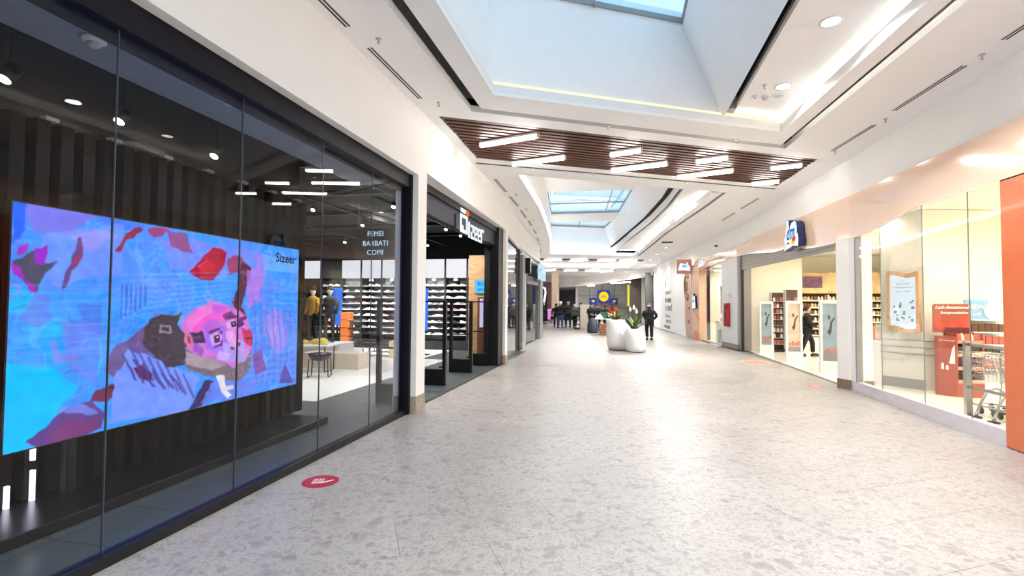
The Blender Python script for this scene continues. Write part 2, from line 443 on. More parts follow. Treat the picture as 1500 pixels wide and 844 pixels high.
# first skylight: floating frame, cove, recess, well
B1 = loop_shift(A1, [.19, .16, .16, .16]); C1 = [(-1.86, -4.5), (-1.80, 6.84), (2.76, 9.33), (3.62, -4.5)]
ring('frame_band', B1, C1, ZC, ZC + .05, m_ceil, ceiling)
C1i = loop_shift(C1, [-.03] * 4)
ring('frame_lip', C1i, C1, ZC + .05, ZC + .16, m_white, ceiling)
ring('void_cover', loop_shift(A1, [-.1] * 4), loop_shift(C1, [-.26] * 4), ZC + .5, ZC + .52, m_shade, ceiling)  # black cover; the darkness inside the frame gap is in its colour
D1 = loop_shift(C1, [-.06] * 4)
SKZ = 6.4
WB = [(-1.94, -4.6), (-1.93, 6.94), (1.72, 8.93), (1.72, -4.6)]     # foot of the well at z 5.0
WT = [(-1.94, -4.4), (-1.93, 6.94), (1.03, 8.56), (1.03, -4.4)]     # skylight opening at z 6.4
wb_ = MB()
v = [(*p, ZC + .16) for p in WB] + [(*p, SKZ) for p in WT]
wb_.add(v, [(k, (k + 1) % 4, 4 + (k + 1) % 4, 4 + k) for k in range(4)])
# far and right closing walls of the recess
wb_.add([(1.72, 8.93, ZC + .16), (2.95, 9.58, ZC + .16), (2.95, 9.58, 5.06), (1.72, 8.93, 5.06)], [(0, 1, 2, 3)])
wb_.add([(2.93, 9.58, ZC + .16), (3.75, -4.6, ZC + .16), (3.75, -4.6, 5.06), (2.93, 9.58, 5.06)], [(0, 1, 2, 3)])
wb_.add([(1.72, -4.6, ZC + .16), (3.75, -4.6, ZC + .16), (3.75, -4.6, 5.06), (1.72, -4.6, 5.06)], [(0, 1, 2, 3)])
well1 = struct(wb_.build('wall_skylight', m_wellw))
MB().prism([(1.92, -4.6, 5.05), (1.92, 9.05, 5.05), (2.96, 9.62, 5.05), (3.78, -4.6, 5.05)], (0, 0, .08)).build('recess_ceiling', m_ceil, ceiling)
MB().prism([(1.66, -4.6, 5.05), (1.68, 8.9, 5.05), (1.78, 8.96, 5.05), (1.76, -4.6, 5.05)], (0, 0, .08)).build('recess_edge', m_ceil, ceiling)
MB().box(1.70, 1.98, -4.6, 9.2, 5.30, 5.34).build('slot_void', m_shade, ceiling)  # black strip paints the dark depth of the slot
MB().box(1.78, 1.92, 8.82, 9.1, 5.04, 5.3).build('slot_end', m_grey, ceiling)
strip([(-1.915, -4.4), (-1.905, 6.92), (1.72, 8.90), (2.90, 9.53)], ZC + .165, ZC + .25, .02, m_ledv, 'cove_light', ceiling)
strip([(1.9, 8.96), (2.84, 9.46), (3.66, -4.4)], ZC + .10, ZC + .14, .05, m_led, 'cove_light', ceiling)
# second, curved skylight
B2 = A2
wt2 = [(-2.38, 11.5), (-2.45, 12.9), (-2.55, 15.3), (-2.83, 18.6), (-3.25, 22.6), (-3.7, 26), (-4.15, 29.6), (-.95, 30.85), (-.12, 26.1), (.46, 20.9), (1.2, 16.4), (1.45, 13.6)]
slot2 = [(-2.36, 11.3), (-2.42, 12.9), (-2.52, 15.3), (-2.8, 18.6), (-3.22, 22.6), (-3.67, 26), (-4.15, 29.4), (-.35, 30.8), (.42, 25.6), (1.14, 20.9), (1.55, 17.0), (1.72, 13.7)]
wb2 = MB(); n2 = len(slot2)
zf = [ZC + .16] * 8 + [5.05] * 4
v = [(*slot2[k], ZC + .14 if k < 8 else 5.05) for k in range(n2)] + [(*wt2[k], SKZ) for k in range(n2)]
wb2.add(v, [(k, (k + 1) % n2, n2 + (k + 1) % n2, n2 + k) for k in range(n2)])
struct(wb2.build('wall_skylight_far', m_wellw))
rc2 = [(.98, 31.2), (1.45, 26.6), (1.85, 22), (2.42, 16.8), (2.62, 14.1)]
sl2 = [(-.30, 30.8), (.52, 25.6), (1.24, 20.9), (1.66, 17.0), (1.83, 13.7)]
b = MB()
for k in range(4):
    b.prism([(*sl2[k], 5.05), (*rc2[k], 5.05), (*rc2[k + 1], 5.05), (*sl2[k + 1], 5.05)], (0, 0, .08))
b.build('recess_ceiling', m_ceil, ceiling)
b = MB()
for k in range(4):
    b.prism([(sl2[k][0] - .3, sl2[k][1], 5.26), (*sl2[k], 5.26), (*sl2[k + 1], 5.26), (sl2[k + 1][0] - .3, sl2[k + 1][1], 5.26)], (0, 0, .04))
b.build('slot_void', m_shade, ceiling)  # the curved slot's dark depth, put in as black strips
A2r = [(1.15, 31.3), (1.6, 26), (1.98, 21.3), (2.57, 16.4), (2.8, 14.1)]
b = MB()   # floating frame along the right of the second skylight
for k in range(4):
    p, q = A2r[k], A2r[k + 1]
    b.prism([(p[0] - .11, p[1], ZC), (q[0] - .11, q[1], ZC), (q[0] - .36, q[1], ZC), (p[0] - .36, p[1], ZC)], (0, 0, .05))
    b.prism([(p[0] - .36, p[1], ZC + .05), (q[0] - .36, q[1], ZC + .05), (q[0] - .33, q[1], ZC + .05), (p[0] - .33, p[1], ZC + .05)], (0, 0, .09))
    b.prism([(p[0] + .04, p[1], 5.06), (q[0] + .04, q[1], 5.06), (q[0] + .0, q[1], ZC + .14), (p[0] + .0, p[1], ZC + .14)], (.02, 0, 0))
b.build('frame_band', m_ceil, ceiling)
b = MB()  # black strips give the frame gap its darkness by colour
for k in range(4):
    p, q = A2r[k], A2r[k + 1]; b.prism([(p[0] - .13, p[1], ZC + .12), (q[0] - .13, q[1], ZC + .12), (q[0] + .02, q[1], ZC + .12), (p[0] + .02, p[1], ZC + .12)], (0, 0, .02)); b.prism([(p[0] - .13, p[1], ZC + .03), (q[0] - .13, q[1], ZC + .03), (q[0] - .11, q[1], ZC + .03), (p[0] - .11, p[1], ZC + .03)], (0, 0, .10))
b.build('gap_void', m_shade, ceiling)
strip([(-2.3, 11.5), (-2.36, 12.9), (-2.46, 15.3), (-2.74, 18.6), (-3.15, 22.6), (-3.6, 26), (-4.0, 29.2), (1.0, 31.0)], ZC + .06, ZC + .12, .06, m_led2, 'cove_light', ceiling)
strip([(p[0] - .26, p[1]) for p in A2r], ZC + .08, ZC + .13, .06, m_led3, 'cove_light', ceiling)
# dark strip painting the shadow line between the slat field and the second skylight
strip([(-3.04, 10.12), (3.93, 13.86)], ZC - .004, ZC + .02, .07, pm('shadow_gap', (70, 66, 64), .8), 'shadow_gap', ceiling)
# third skylight: a plain lit recess far away
b = MB(); c3 = Vector((-2.6, 37.8))
t3 = [tuple(c3 + (Vector(p) - c3) * .62) for p in A3]
b.add([(*p, ZC + .1) for p in A3] + [(*p, 6.3) for p in t3], [(k, (k + 1) % 4, 4 + (k + 1) % 4, 4 + k) for k in range(4)])
struct(b.build('wall_skylight_end', m_wellw))
strip([tuple(c3 + (Vector(p) - c3) * .95) for p in A3], ZC + .03, ZC + .07, .05, m_led, 'cove_light', ceiling, closed=True)
# roof over everything, with the skylight openings
roof_o = [(-22, -7), (18, -7), (18, 60), (-22, 60)]
sheet('roof', roof_o, [WT, [wt2[3], wt2[4], (-3.62, 25.6), (-.06, 25.6), (.46, 20.6)][0:0] or [(-2.98, 20.2), (-3.55, 25.5), (-.06, 25.6), (.50, 20.5)], [(-3.86, 27.7), (-4.1, 29.4), (-.95, 30.7), (-.42, 28.1)], t3], SKZ, m_wellw, .25, ceiling)
sk = 0
def skylight(n, poly, bars):
    w = struct(sheet('window_%d' % n, poly, [], SKZ + .10, m_sky, .02))
    L = loop_shift(poly, [.03] * len(poly))
    ring('frame', poly, L, SKZ + .05, SKZ + .13, m_grey, w)
    for a, c in bars: MB().bar((*a, SKZ + .05), (*c, SKZ + .05), .03, .06).build('bar', m_grey, w)
    return w
m_grey2 = pm('frame_grey', (120, 132, 142), .5)
skylight(1, WT, [((-1.93, y), (1.03, y)) for y in (-2.5, -.5, 1.5, 3.5)] + [((-.4, -4.4), (-.4, 7.75))])
skylight(2, [(-2.98, 20.2), (-3.55, 25.5), (-.06, 25.6), (.50, 20.5)], [((-3.3, 22.9), (.24, 23.0)), ((-.3, 20.45), (-.75, 25.55))])
skylight(3, [(-3.86, 27.7), (-4.1, 29.4), (-.95, 30.7), (-.42, 28.1)], [((-2.2, 27.9), (-2.5, 30.1))])
skylight(4, t3, [])
# unseen outer shell added to keep stray light out
sh = MB()
sh.box(-22.2, -22, -7, 60, -.3, 6.6); sh.box(18, 18.2, -7, 60, -.3, 6.6); sh.box(-22, 18, -7.2, -7, -.3, 6.6); sh.box(-22, 18, 60, 60.2, -.3, 6.6)
struct(sh.build('wall_outer', m_dark))
struct(MB().box(-22, 18, -7, 60, -.36, -.24).build('ground', m_dark))
# end of the hall behind the photographer
struct(MB().box(-3.3, 4.8, -6.6, -6.4, 0, 5).build('wall_back', m_wall))

# ---- slat fields
def slats(poly, n, z, w, h, name):
    """poly: near-left, far-left, far-right, near-right"""
    nl, fl, fr, nr = [Vector(p) for p in poly]
    s = struct(strip([tuple(nl), tuple(fl), tuple(fr), tuple(nr)], z, z + .16, .03, m_ceil, name, closed=True))
    for k in range(n):
        t = (k + .5) / n; a = nl.lerp(fl, t); c = nr.lerp(fr, t); d = (c - a).normalized() * .04
        MB().bar((*(a + d), z + .045), (*(c - d), z + .045), w, h).build('slat', m_slat, s)
    return s
slats([(-2.90, 7.42), (-2.945, 9.81), (3.915, 13.57), (4.02, 11.22)], 14, ZC, .085, .085, 'ceiling_slats')
slats([(-5.3, 31.8), (-5.9, 33.0), (1.5, 35.2), (1.6, 34.0)], 9, ZC, .085, .085, 'ceiling_slats')
slats([(-6.9, 41.3), (-7.4, 42.8), (-.6, 45.0), (-.2, 43.5)], 9, ZC, .085, .085, 'ceiling_slats')
ORD = ['first', 'second', 'third', 'fourth', 'fifth', 'sixth', 'seventh', 'eighth', 'ninth', 'tenth', 'eleventh', 'twelfth', 'thirteenth', 'fourteenth', 'fifteenth']
# ================================================================ CEILING FITTINGS
# tube lamps under the slat field (ends measured in metres)
LAMPS = [((-2.56, 8.79), (-1.42, 8.48), 'long tube lamp on the slatted ceiling, nearest the white corner by the dark shopfront'),
 ((-2.24, 10.14), (-1.10, 9.87), 'long tube lamp by the far edge of the slats, second from the dark shop side'),
 ((-.19, 9.86), (.40, 9.67), 'short tube lamp in the middle of the slats, above a long one'),
 ((-.19, 11.03), (.97, 10.71), 'long tube lamp at mid ceiling, reaching the far edge of the slats'),
 ((1.53, 10.67), (2.12, 10.50), 'short tube lamp on the slats towards the drugstore, nearer the skylight'),
 ((1.30, 11.91), (2.43, 11.53), 'long tube lamp on the slats towards the drugstore, by the far edge'),
 ((3.17, 11.51), (3.75, 11.36), 'short tube lamp in the pointed corner of the slats on the drugstore side'),
 ((3.14, 12.92), (3.71, 12.76), 'short tube lamp at the far slat corner on the drugstore side')]
def tube_lamp(a, c, z, label, group, pw=9):
    mt = m_tube2 if a[1] > 20 else m_tube
    a, c = Vector((*a, 0)), Vector((*c, 0)); L = (c - a).length; m = (a + c) / 2; ang = math.atan2(c.y - a.y, c.x - a.x)
    t = thing('tube_lamp', label, 'ceiling lamp', (m.x, m.y, z), ang, group)
    b = MB(); n = 8
    for sx in (-1,): pass
    b.tube([(-L / 2 + .02, 0, -.03), (-L / 2 + .035, 0, -.03), (L / 2 - .035, 0, -.03), (L / 2 - .02, 0, -.03)], [.028, .036, .036, .028], 10)
    b.build('tube', mt, t, True)
    MB().box(-L / 2, L / 2, -.045, .045, .0, .035).build('housing', m_white, t)
    for s in (-1, 1): MB().box(s * L / 2 - .012, s * L / 2 + .012, -.04, .04, -.06, .03).build('end_cap', m_lgrey, t)
    return t
for a, c, l in LAMPS: tube_lamp(a, c, 4.70, l, 'tube lamps under the near slats', 13)
for k, (x, y) in enumerate([(-4.4, 32.6), (-2.7, 33.1), (-.9, 33.6), (.5, 34.2)]):
    tube_lamp((x - .6, y + .15), (x + .6, y - .15), 4.70, 'tube lamp under the distant slats past the curved skylight, %s from the shop sign side' % ORD[k], 'tube lamps under the distant slats', 55)
for k, (x, y) in enumerate([(-6, 42.2), (-4.2, 42.8), (-2.4, 43.4), (-1.2, 44)]):
    tube_lamp((x - .6, y + .15), (x + .6, y - .15), 4.70, 'tube lamp under the farthest slats, %s from the cream column' % ORD[k], 'tube lamps under the farthest slats', 70)
# recessed downlights
def downlight(x, y, z, label, group, pw=30, r=.085):
    t = thing('downlight', label, 'downlight', (x, y, z), 0, group)
    MB().lathe([(r + .03, 0), (r + .03, -.012), (r, -.014), (r - .005, 0)], 20, caps=False).build('trim_ring', m_white, t, True)
    MB().lathe([(r - .004, -.006), (r - .004, -.002)], 20).build('lens', m_spot, t)
    area('downlight_beam', (0, 0, -.03), r * 2, pw, (1, .98, .955), (0, 0, 0), 'DISK', 2.6, t)
D1L = [(2.42, 6.33, 'recessed downlight beside the first skylight, the nearest one'), (2.42, 8.08, 'recessed downlight beside the first skylight, next to the detectors')]
for x, y, l in D1L: downlight(x, y, 5.05, l, 'downlights beside the first skylight', 34, .10)
for k, y in enumerate((4.5, 2.7, .9, -.9)): downlight(2.5, y, 5.05, 'recessed downlight overhead beside the first skylight, %s past the two in view' % ORD[k], 'downlights beside the first skylight overhead', 34, .10)
for k, (x, y) in enumerate([(1.98, 16.5), (1.87, 18.1), (1.73, 20.0), (1.56, 21.5), (1.41, 23.1), (1.23, 24.9), (1.04, 26.8), (.84, 28.3)]):
    downlight(x + .1, y, 5.05, 'downlight in the row curving beside the far skylight, %s from the slatted panel' % ORD[k], 'downlights beside the curved skylight', 95, .09)
# detectors beside the second downlight
t = thing('smoke_detector', 'small round smoke detector with a dark eye by the ceiling downlight', 'detector', (2.10, 8.39, 5.05))
MB().lathe([(.05, 0), (.05, -.02), (.03, -.03)], 16).build('body', m_white, t, True); MB().lathe([(.015, -.03), (.015, -.034)], 10).build('eye', m_black, t)
t = thing('ceiling_camera', 'white dome camera between detector and speaker in the ceiling recess', 'camera', (2.25, 8.40, 5.05))
MB().lathe([(.06, 0), (.06, -.02)], 16).build('base', m_white, t); MB().lathe([(.045, -.02), (.042, -.05), (.025, -.075)], 16).build('dome', m_lgrey, t, True)
t = thing('ceiling_speaker', 'flat round grey speaker grille in the ceiling recess', 'speaker', (2.46, 8.44, 5.05))
MB().lathe([(.10, 0), (.10, -.008), (.085, -.012)], 20).build('rim', m_white, t); MB().lathe([(.085, -.010), (.06, -.013)], 20).build('grille', m_lgrey, t)
# sprinklers
def sprinkler(x, y, z, lab, grp):
    t = thing('sprinkler', lab, 'sprinkler', (x, y, z), 0, grp)
    MB().lathe([(.035, 0), (.035, -.006), (.012, -.01), (.01, -.03)], 12).build('rose', m_steel, t, True)
    MB().box(-.012, .012, -.003, .003, -.055, -.03).build('frame', m_steel, t)
    MB().lathe([(.022, -.055), (.022, -.058)], 12).build('deflector', m_steel, t)
for k, (x, y) in enumerate([(-2.72, 5.1), (-2.69, 6.95), (-2.81, 13.2), (-2.93, 15.3), (-3.06, 17.4), (-3.18, 19.3)]):
    sprinkler(x, y, ZC, 'small chrome sprinkler head above the dark shop side, %s along the wall' % ORD[k], 'sprinklers above the dark shop side')
for k, (x, y) in enumerate([(4.26, 6.91), (4.2, 8.99), (4.12, 10.7)]):
    sprinkler(x, y, ZC, 'small chrome sprinkler head above the drugstore fascia, %s from the orange pillar' % ORD[k], 'sprinklers above the drugstore side')
for x, y, z in [(2.14, 8.0, 5.05)]: sprinkler(x, y, z, 'single sprinkler head in the raised recess by the downlight', None)
for k, (x, y) in enumerate([(-.2, 8.43), (2.1, 9.62), (-1.9, 10.75), (-.6, 11.4), (1.6, 12.65)]):
    sprinkler(x, y, ZC, ['sprinkler head on the white frame between slats and first skylight, dark shop half', 'sprinkler head on the white frame between slats and first skylight, drugstore half', 'sprinkler head on the far white frame of the slats, nearest the dark shop', 'sprinkler head on the far white frame of the slats, in the middle', 'sprinkler head on the far white frame of the slats, towards the drugstore'][k], 'sprinklers around the slats')
# linear slot diffusers
def diffuser(p, q, lab, grp, z=ZC):
    p, q = Vector((*p, 0)), Vector((*q, 0)); L = (q - p).length; m = (p + q) / 2
    t = thing('slot_diffuser', lab, 'air vent', (m.x, m.y, z), math.atan2(q.y - p.y, q.x - p.x), grp)
    MB().box(-L / 2, L / 2, -.045, .045, -.003, .0).build('plate', m_white, t)
    for s in (-.022, .022): MB().box(-L / 2, L / 2, s - .011, s + .011, -.006, -.002).build('slot', m_black, t)
diffuser((-2.95, 3.0), (-2.93, 4.80), 'double slot air vent over the dark shopfront, nearest', None)
diffuser((-2.92, 5.26), (-2.90, 6.74), 'double slot air vent ending just before the slatted panel', None)
LD = [(-2.98, 11.5), (-3.03, 12.88), (-3.05, 13.45), (-3.1, 14.85), (-3.145, 15.5), (-3.24, 16.9), (-3.26, 17.47), (-3.36, 18.7), (-3.44, 19.6), (-3.56, 20.9), (-3.68, 21.9), (-3.83, 23.3), (-3.92, 24.0), (-4.13, 25.5), (-4.25, 26.3), (-4.5, 28.1)]
for k in range(0, 16, 2): diffuser(LD[k], LD[k + 1], 'slot air vent curving along the shop wall, %s beyond the slatted panel' % ORD[k // 2], 'slot vents curving along the shop wall')
diffuser((4.24, 7.18), (4.15, 8.63), 'double slot air vent above the orange fascia, long one', None)
diffuser((4.16, 9.25), (4.05, 10.65), 'double slot air vent above the fascia beside the slat corner', None)
diffuser((4.26, 6.56), (4.33, 5.1), 'double slot air vent above the near orange pillar', None)
diffuser((3.82, 15.0), (3.70, 16.5), 'thin slot air vent over the drugstore entrance', None)
diffuser((3.66, 17.2), (3.55, 18.7), 'thin slot air vent past the drugstore entrance', None)

for k, (x, y) in enumerate([(2.0, 38.5), (1.3, 41.5), (.4, 45.5), (-1.8, 47.8), (-4.2, 49.5)]):
    downlight(x, y, ZC, 'small downlight washing the curved bulkhead, %s from the white hoarding' % ORD[k], 'downlights along the far bulkhead', 80, .08)
for k, (x, y) in enumerate([(2.35, 27.0), (2.15, 30.5), (1.95, 34.0)]):  # lamps added to brighten the hoarding, no fitting known here
    downlight(x, y, ZC, 'small downlight in the ceiling before the white hoarding, %s past the pink sign' % ORD[k], 'downlights before the hoarding', 20, .07)
# ================================================================ LEFT: THE SPORTS SHOP
# window: panes x=-3.25, black track at the head, black plinth at the foot
JY = [-2.0, .2, 1.40, 2.566, 3.67, 4.87, 6.0, 7.10]
win1 = struct(MB().box(-3.30, -3.20, -2.2, 7.12, 0, .075).build('window_5', m_black))
MB().box(-3.34, -3.19, -2.2, 7.12, 3.50, 3.72).build('head_frame', pm('dark_violet_metal', (20, 17, 26), .6, spec=.2), win1)
MB().box(-3.42, -3.36, -2.2, 7.12, 3.47, 3.6).build('head_track', m_dark, win1)
MB().box(-3.34, -3.17, 7.06, 7.13, 0, 3.79).build('side_frame', MATS['dark_violet_metal'], win1)
for k in range(len(JY) - 1):
    MB().box(-3.256, -3.244, JY[k] + .004, JY[k + 1] - .004, .075, 3.56).build('pane', m_glass_sz, win1)
m_seal = pm('pane_edge', (64, 72, 80), .3)
for y in JY[1:-1]: MB().box(-3.257, -3.243, y - .003, y + .003, .075, 3.56).build('pane_joint', m_seal, win1)
# room shell of the shop
shop = struct(MB().box(-13.2, -3.30, -3, 17.6, -.02, .004).build('floor_shop', pm('grout_dark', (84, 88, 88), .6)))
TL = .6
for i in range(-16, 1):
    for j in range(-2, 25):
        x0, y0 = -3.3 + (i - 1) * TL, .36 + j * TL
        c = (x0 + .3, y0 + .3)
        if not (-9 < c[0] and 2.0 < c[1] < 14.2): continue
        white = (c[0] < -5.3 and c[1] > 7.4) or c[0] < -6.0 or (c[1] > 10.2 and c[0] < -5.3)
        if c[0] < -4.7 and c[1] < 6.2: continue
        MB().box(x0 + .002, min(x0 + TL - .002, -3.31), y0 + .002, y0 + TL - .002, .004, .012).build('tile', m_wtile if white else m_dtile, shop)
MB().box(-4.95, -3.32, -2.9, 6.0, .004, .011).build('stage_floor', pm('stage_black_tile', (20, 20, 23), .25), shop)
MB().box(-13.1, -8.7, 2, 17.5, .004, .012).build('white_floor', m_wtile, shop)
MB().box(-8.7, -6.0, 14.1, 17.5, .004, .012).build('white_floor', m_wtile, shop)
MB().box(-6.0, -3.3, 14.16, 17.5, .004, .012).build('dark_floor', m_dtile, shop)
sw = struct(MB().box(-13.3, -13.1, -3, 17.7, 0, 4.5).build('wall_shop_left', m_dark))
struct(MB().box(-13.2, -3.6, 17.5, 17.7, 0, 4.5).build('wall_shop_back', pm('shop_black_wall', (9, 9, 10), .8)))
struct(MB().box(-13.2, -3.3, -3.2, -3, 0, 4.5).build('wall_shop_front', m_dark))
struct(MB().box(-3.9, -3.62, 13.9, 17.6, 0, 4.6).build('wall_shop_right', MATS['shop_black_wall']))
sc = struct(MB().box(-13.2, -3.62, -3, 17.6, 4.3, 4.4).build('ceiling_shop', pm('shop_black_ceiling', (7, 7, 8), .8)))
MB().box(-4.13, -3.36, -3, 7.13, 3.6, 4.4).build('bulkhead', pm('bulkhead_grey', (150, 158, 168), .7), sc)
for y in range(-1, 17, 2): MB().box(-13, -3.7, y - .03, y + .03, 3.9, 4.0).build('ceiling_beam', m_black, sc)
for x in (-11, -8.5, -6.2, -4.4): MB().box(x - .02, x + .02, -2, 17, 3.82, 3.87).build('track_rail', m_black, sc)
# window stage, ribbed backdrop and LED wall
MB().box(-4.9, -4.02, -1.5, 6.26, .012, .10).build('display_platform', pm('platform_black', (26, 26, 28), .3), bevel=.006)
tag(bpy.data.objects['display_platform'], 'low black platform running along the foot of the screen behind the glass', 'platform')
bk = thing('ribbed_backdrop', 'tall dark ribbed backdrop of upright slats behind the video wall', 'backdrop', (-4.68, 6.62, .10))
MB().box(-.16, -.12, -7.4, 0, 0, 3.12).build('back_board', m_dark, bk)
m_rib = pm('rib_black', (24, 22, 22), .75, var=.15, spec=.1)
for k in range(41):
    y = -.09 - k * .18
    MB().add([(-.12, y - .085, 0), (.03, y - .07, 0), (.03, y + .03, 0), (-.12, y + .085, 0), (-.12, y - .085, 3.1), (.03, y - .07, 3.1), (.03, y + .03, 3.1), (-.12, y + .085, 3.1)],
             [(3, 2, 1, 0), (4, 5, 6, 7), (0, 1, 5, 4), (1, 2, 6, 5), (2, 3, 7, 6), (3, 0, 4, 7)]).build('slat', m_rib, bk)
for k in range(12): MB().box(-.02, .06, -.3 - k * .54, -.2 - k * .54, 3.1, 3.13).build('clip', m_grey, bk)
struct(MB().box(-4.88, -4.82, -1.5, 6.62, 3.24, 4.4).build('wall_stage', m_dark))
for y, z0, z1 in ((2.91, .10, .27), (3.08, .10, .34), (3.075, .42, .54)):  # glowing strips imitate light reflected near the floor, not lamps
    tag(MB().box(-4.63, -4.60, y - .012, y + .012, z0, z1).build('light_strip', em('strip_white', (235, 235, 255), 2.0)), ['thin bright vertical light slit below the video wall, nearest the frame edge', 'thin bright light slit below the video wall, low one of the pair', 'short bright light slit touching the bottom of the video wall'][(y > 3) + (z0 > .3)], 'light', 'light slits below the video wall')
# ---- the picture on the LED wall: painted per cell on a fine grid
def screen_image(nu, nv):
    """advert with a tilted face, blue ground and magenta blots; polygons in photo-like units (0..1,0..1 from the top left)"""
    yy, xx = np.mgrid[0:nv, 0:nu]; u = (xx + .5) / nu; v = (yy + .5) / nv
    rg = np.random.default_rng(3)
    def noise(sx, sy, seed):
        r = np.random.default_rng(seed); g = r.random((sy + 2, sx + 2))
        gx, gy = u * sx, v * sy; ix, iy = gx.astype(int), gy.astype(int); fx, fy = gx - ix, gy - iy
        fx, fy = fx * fx * (3 - 2 * fx), fy * fy * (3 - 2 * fy)
        return (g[iy, ix] * (1 - fx) + g[iy, ix + 1] * fx) * (1 - fy) + (g[iy + 1, ix] * (1 - fx) + g[iy + 1, ix + 1] * fx) * fy
    n1 = noise(9, 6, 1) * .6 + noise(22, 14, 2) * .4; n2 = noise(12, 8, 5) * .6 + noise(34, 20, 6) * .4; n3 = noise(50, 26, 9)
    wu = u + (n1 - .5) * .026 + (n3 - .5) * .008; wv = v + (n2 - .5) * .036 + (n3 - .5) * .012
    img = np.zeros((nv, nu, 3)) + np.array([60, 152, 255.])
    def put(mask, c, a=1.0):
        m = np.clip(mask, 0, 1)[..., None] * a; img[:] = img * (1 - m) + np.array(c, float) * m
    put(np.clip(1 - u * 2.6, 0, 1) * (v > .35), (20, 190, 255), .9)
    put((n1 > .55) * 1.0, (100, 136, 255), .5); put((n2 > .6) * 1.0, (44, 140, 255), .5)
    put((np.sin(v * 120 + n1 * 6) > .75) * (n2 > .4) * 1.0, (150, 185, 255), .16)
    put((np.abs(n1 - .52) < .022) * 1.0, (150, 170, 255), .4); put((np.abs(n2 - .45) < .012) * 1.0, (84, 80, 210), .3); put((np.abs(n1 - .38) < .014) * (u < .5), (190, 120, 220), .5)
    def inpoly(P, x, y):
        r = np.zeros(x.shape, bool); n = len(P)
        for i in range(n):
            (x0, y0), (x1, y1) = P[i - 1], P[i]
            c = ((y0 > y) != (y1 > y)) & (x < (x1 - x0) * (y - y0) / (y1 - y0 + 1e-12) + x0); r ^= c
        return r
    # pixel -> screen co-ordinates: the photographed outline of the screen is a trapezium
    H = None
    src = np.array([(6, 300), (431, 365), (428.5, 562), (0, 663.5)], float); dst = np.array([(0, 0), (1, 0), (1, 1), (0, 1)], float)
    A = []
    for (x, y), (a, b) in zip(src, dst):
        A.append([x, y, 1, 0, 0, 0, -a * x, -a * y, -a]); A.append([0, 0, 0, x, y, 1, -b * x, -b * y, -b])
    h = np.linalg.svd(np.array(A))[2][-1].reshape(3, 3)
    def Q(P):
        o = []
        for x, y in P:
            q = h @ np.array([x, y, 1.]); o.append((q[0] / q[2], q[1] / q[2]))
        return o
    def poly(P, c, a=1.0, warp=True): put(inpoly(Q(P), wu if warp else u, wv if warp else v) * 1.0, c, a)
    poly([(14, 300), (130, 316), (92, 350), (40, 346)], (125, 118, 235), .9)
    poly([(4, 296), (24, 298), (26, 345), (6, 366)], (30, 96, 255), .9)
    poly([(118, 314), (200, 326), (196, 338), (150, 340)], (70, 120, 250), .8)
    poly([(45, 350), (95, 342), (165, 328), (170, 400), (120, 410), (80, 425), (50, 402)], (124, 150, 255), .65)
    poly([(92, 352), (128, 338), (160, 350), (118, 372)], (170, 150, 245), .6)
    poly([(8, 388), (40, 372), (52, 384), (74, 384), (52, 398), (46, 428), (30, 424), (12, 405)], (78, 78, 104))
    poly([(38, 368), (56, 364), (54, 386), (42, 388)], (160, 40, 205)); poly([(12, 368), (28, 362), (28, 374), (14, 380)], (170, 60, 200))
    poly([(6, 392), (20, 396), (22, 412), (8, 408)], (165, 50, 200)); poly([(22, 410), (40, 420), (44, 430), (30, 428)], (180, 40, 200))
    poly([(82, 424), (92, 385), (102, 356), (108, 350), (110, 380), (98, 398), (90, 422)], (105, 70, 130)); poly([(92, 386), (108, 372), (108, 382), (96, 396)], (150, 60, 110))
    poly([(40, 430), (64, 430), (66, 470), (40, 480), (20, 470)], (110, 120, 235), .6); poly([(108, 450), (140, 450), (140, 480), (112, 484)], (80, 110, 225), .6)
    poly([(80, 470), (140, 480), (132, 560), (88, 540)], (130, 120, 235), .55)
    poly([(0, 530), (60, 540), (110, 566), (60, 625), (30, 650), (0, 668)], (0, 192, 255), .95)
    poly([(160, 368), (172, 345), (190, 330), (197, 333), (178, 352), (166, 370)], (150, 45, 80)); poly([(205, 335), (222, 330), (238, 340), (216, 350)], (165, 70, 130))
    poly([(34, 642), (66, 615), (96, 596), (132, 590), (147, 606), (144, 626), (90, 646), (56, 654)], (100, 66, 140)); poly([(60, 636), (100, 615), (140, 612), (140, 626), (80, 645)], (130, 60, 120), .8)
    poly([(76, 600), (110, 592), (136, 600), (140, 606), (100, 606)], (120, 150, 250), .7)
    poly([(130, 590), (136, 570), (168, 560), (176, 568), (170, 578), (150, 590)], (120, 44, 84)); poly([(150, 568), (172, 562), (176, 572), (160, 576)], (80, 40, 60))
    # red sash and clouds along the top
    poly([(225, 352), (300, 355), (345, 362), (380, 372), (366, 396), (312, 405), (300, 412), (270, 398), (240, 392)], (132, 138, 252), .7)
    poly([(268, 398), (285, 378), (300, 360), (322, 368), (314, 392), (300, 410), (284, 410)], (178, 28, 62)); poly([(278, 392), (300, 380), (304, 392), (288, 402)], (205, 40, 60))
    poly([(236, 340), (262, 344), (270, 372), (240, 362)], (168, 60, 100), .7); poly([(320, 380), (344, 376), (350, 396), (324, 404)], (170, 50, 80), .8)
    poly([(345, 385), (358, 392), (352, 420), (344, 450), (332, 452), (334, 428)], (96, 46, 72)); poly([(330, 440), (348, 452), (352, 470), (336, 462)], (120, 40, 60))
    poly([(350, 395), (372, 390), (376, 440), (356, 455)], (190, 120, 230), .8); poly([(366, 372), (384, 378), (380, 420), (370, 424)], (190, 130, 225), .6)
    # jacket and cap
    poly([(146, 540), (160, 512), (186, 490), (206, 470), (214, 520), (240, 536), (196, 520), (170, 560)], (112, 84, 140), .9)
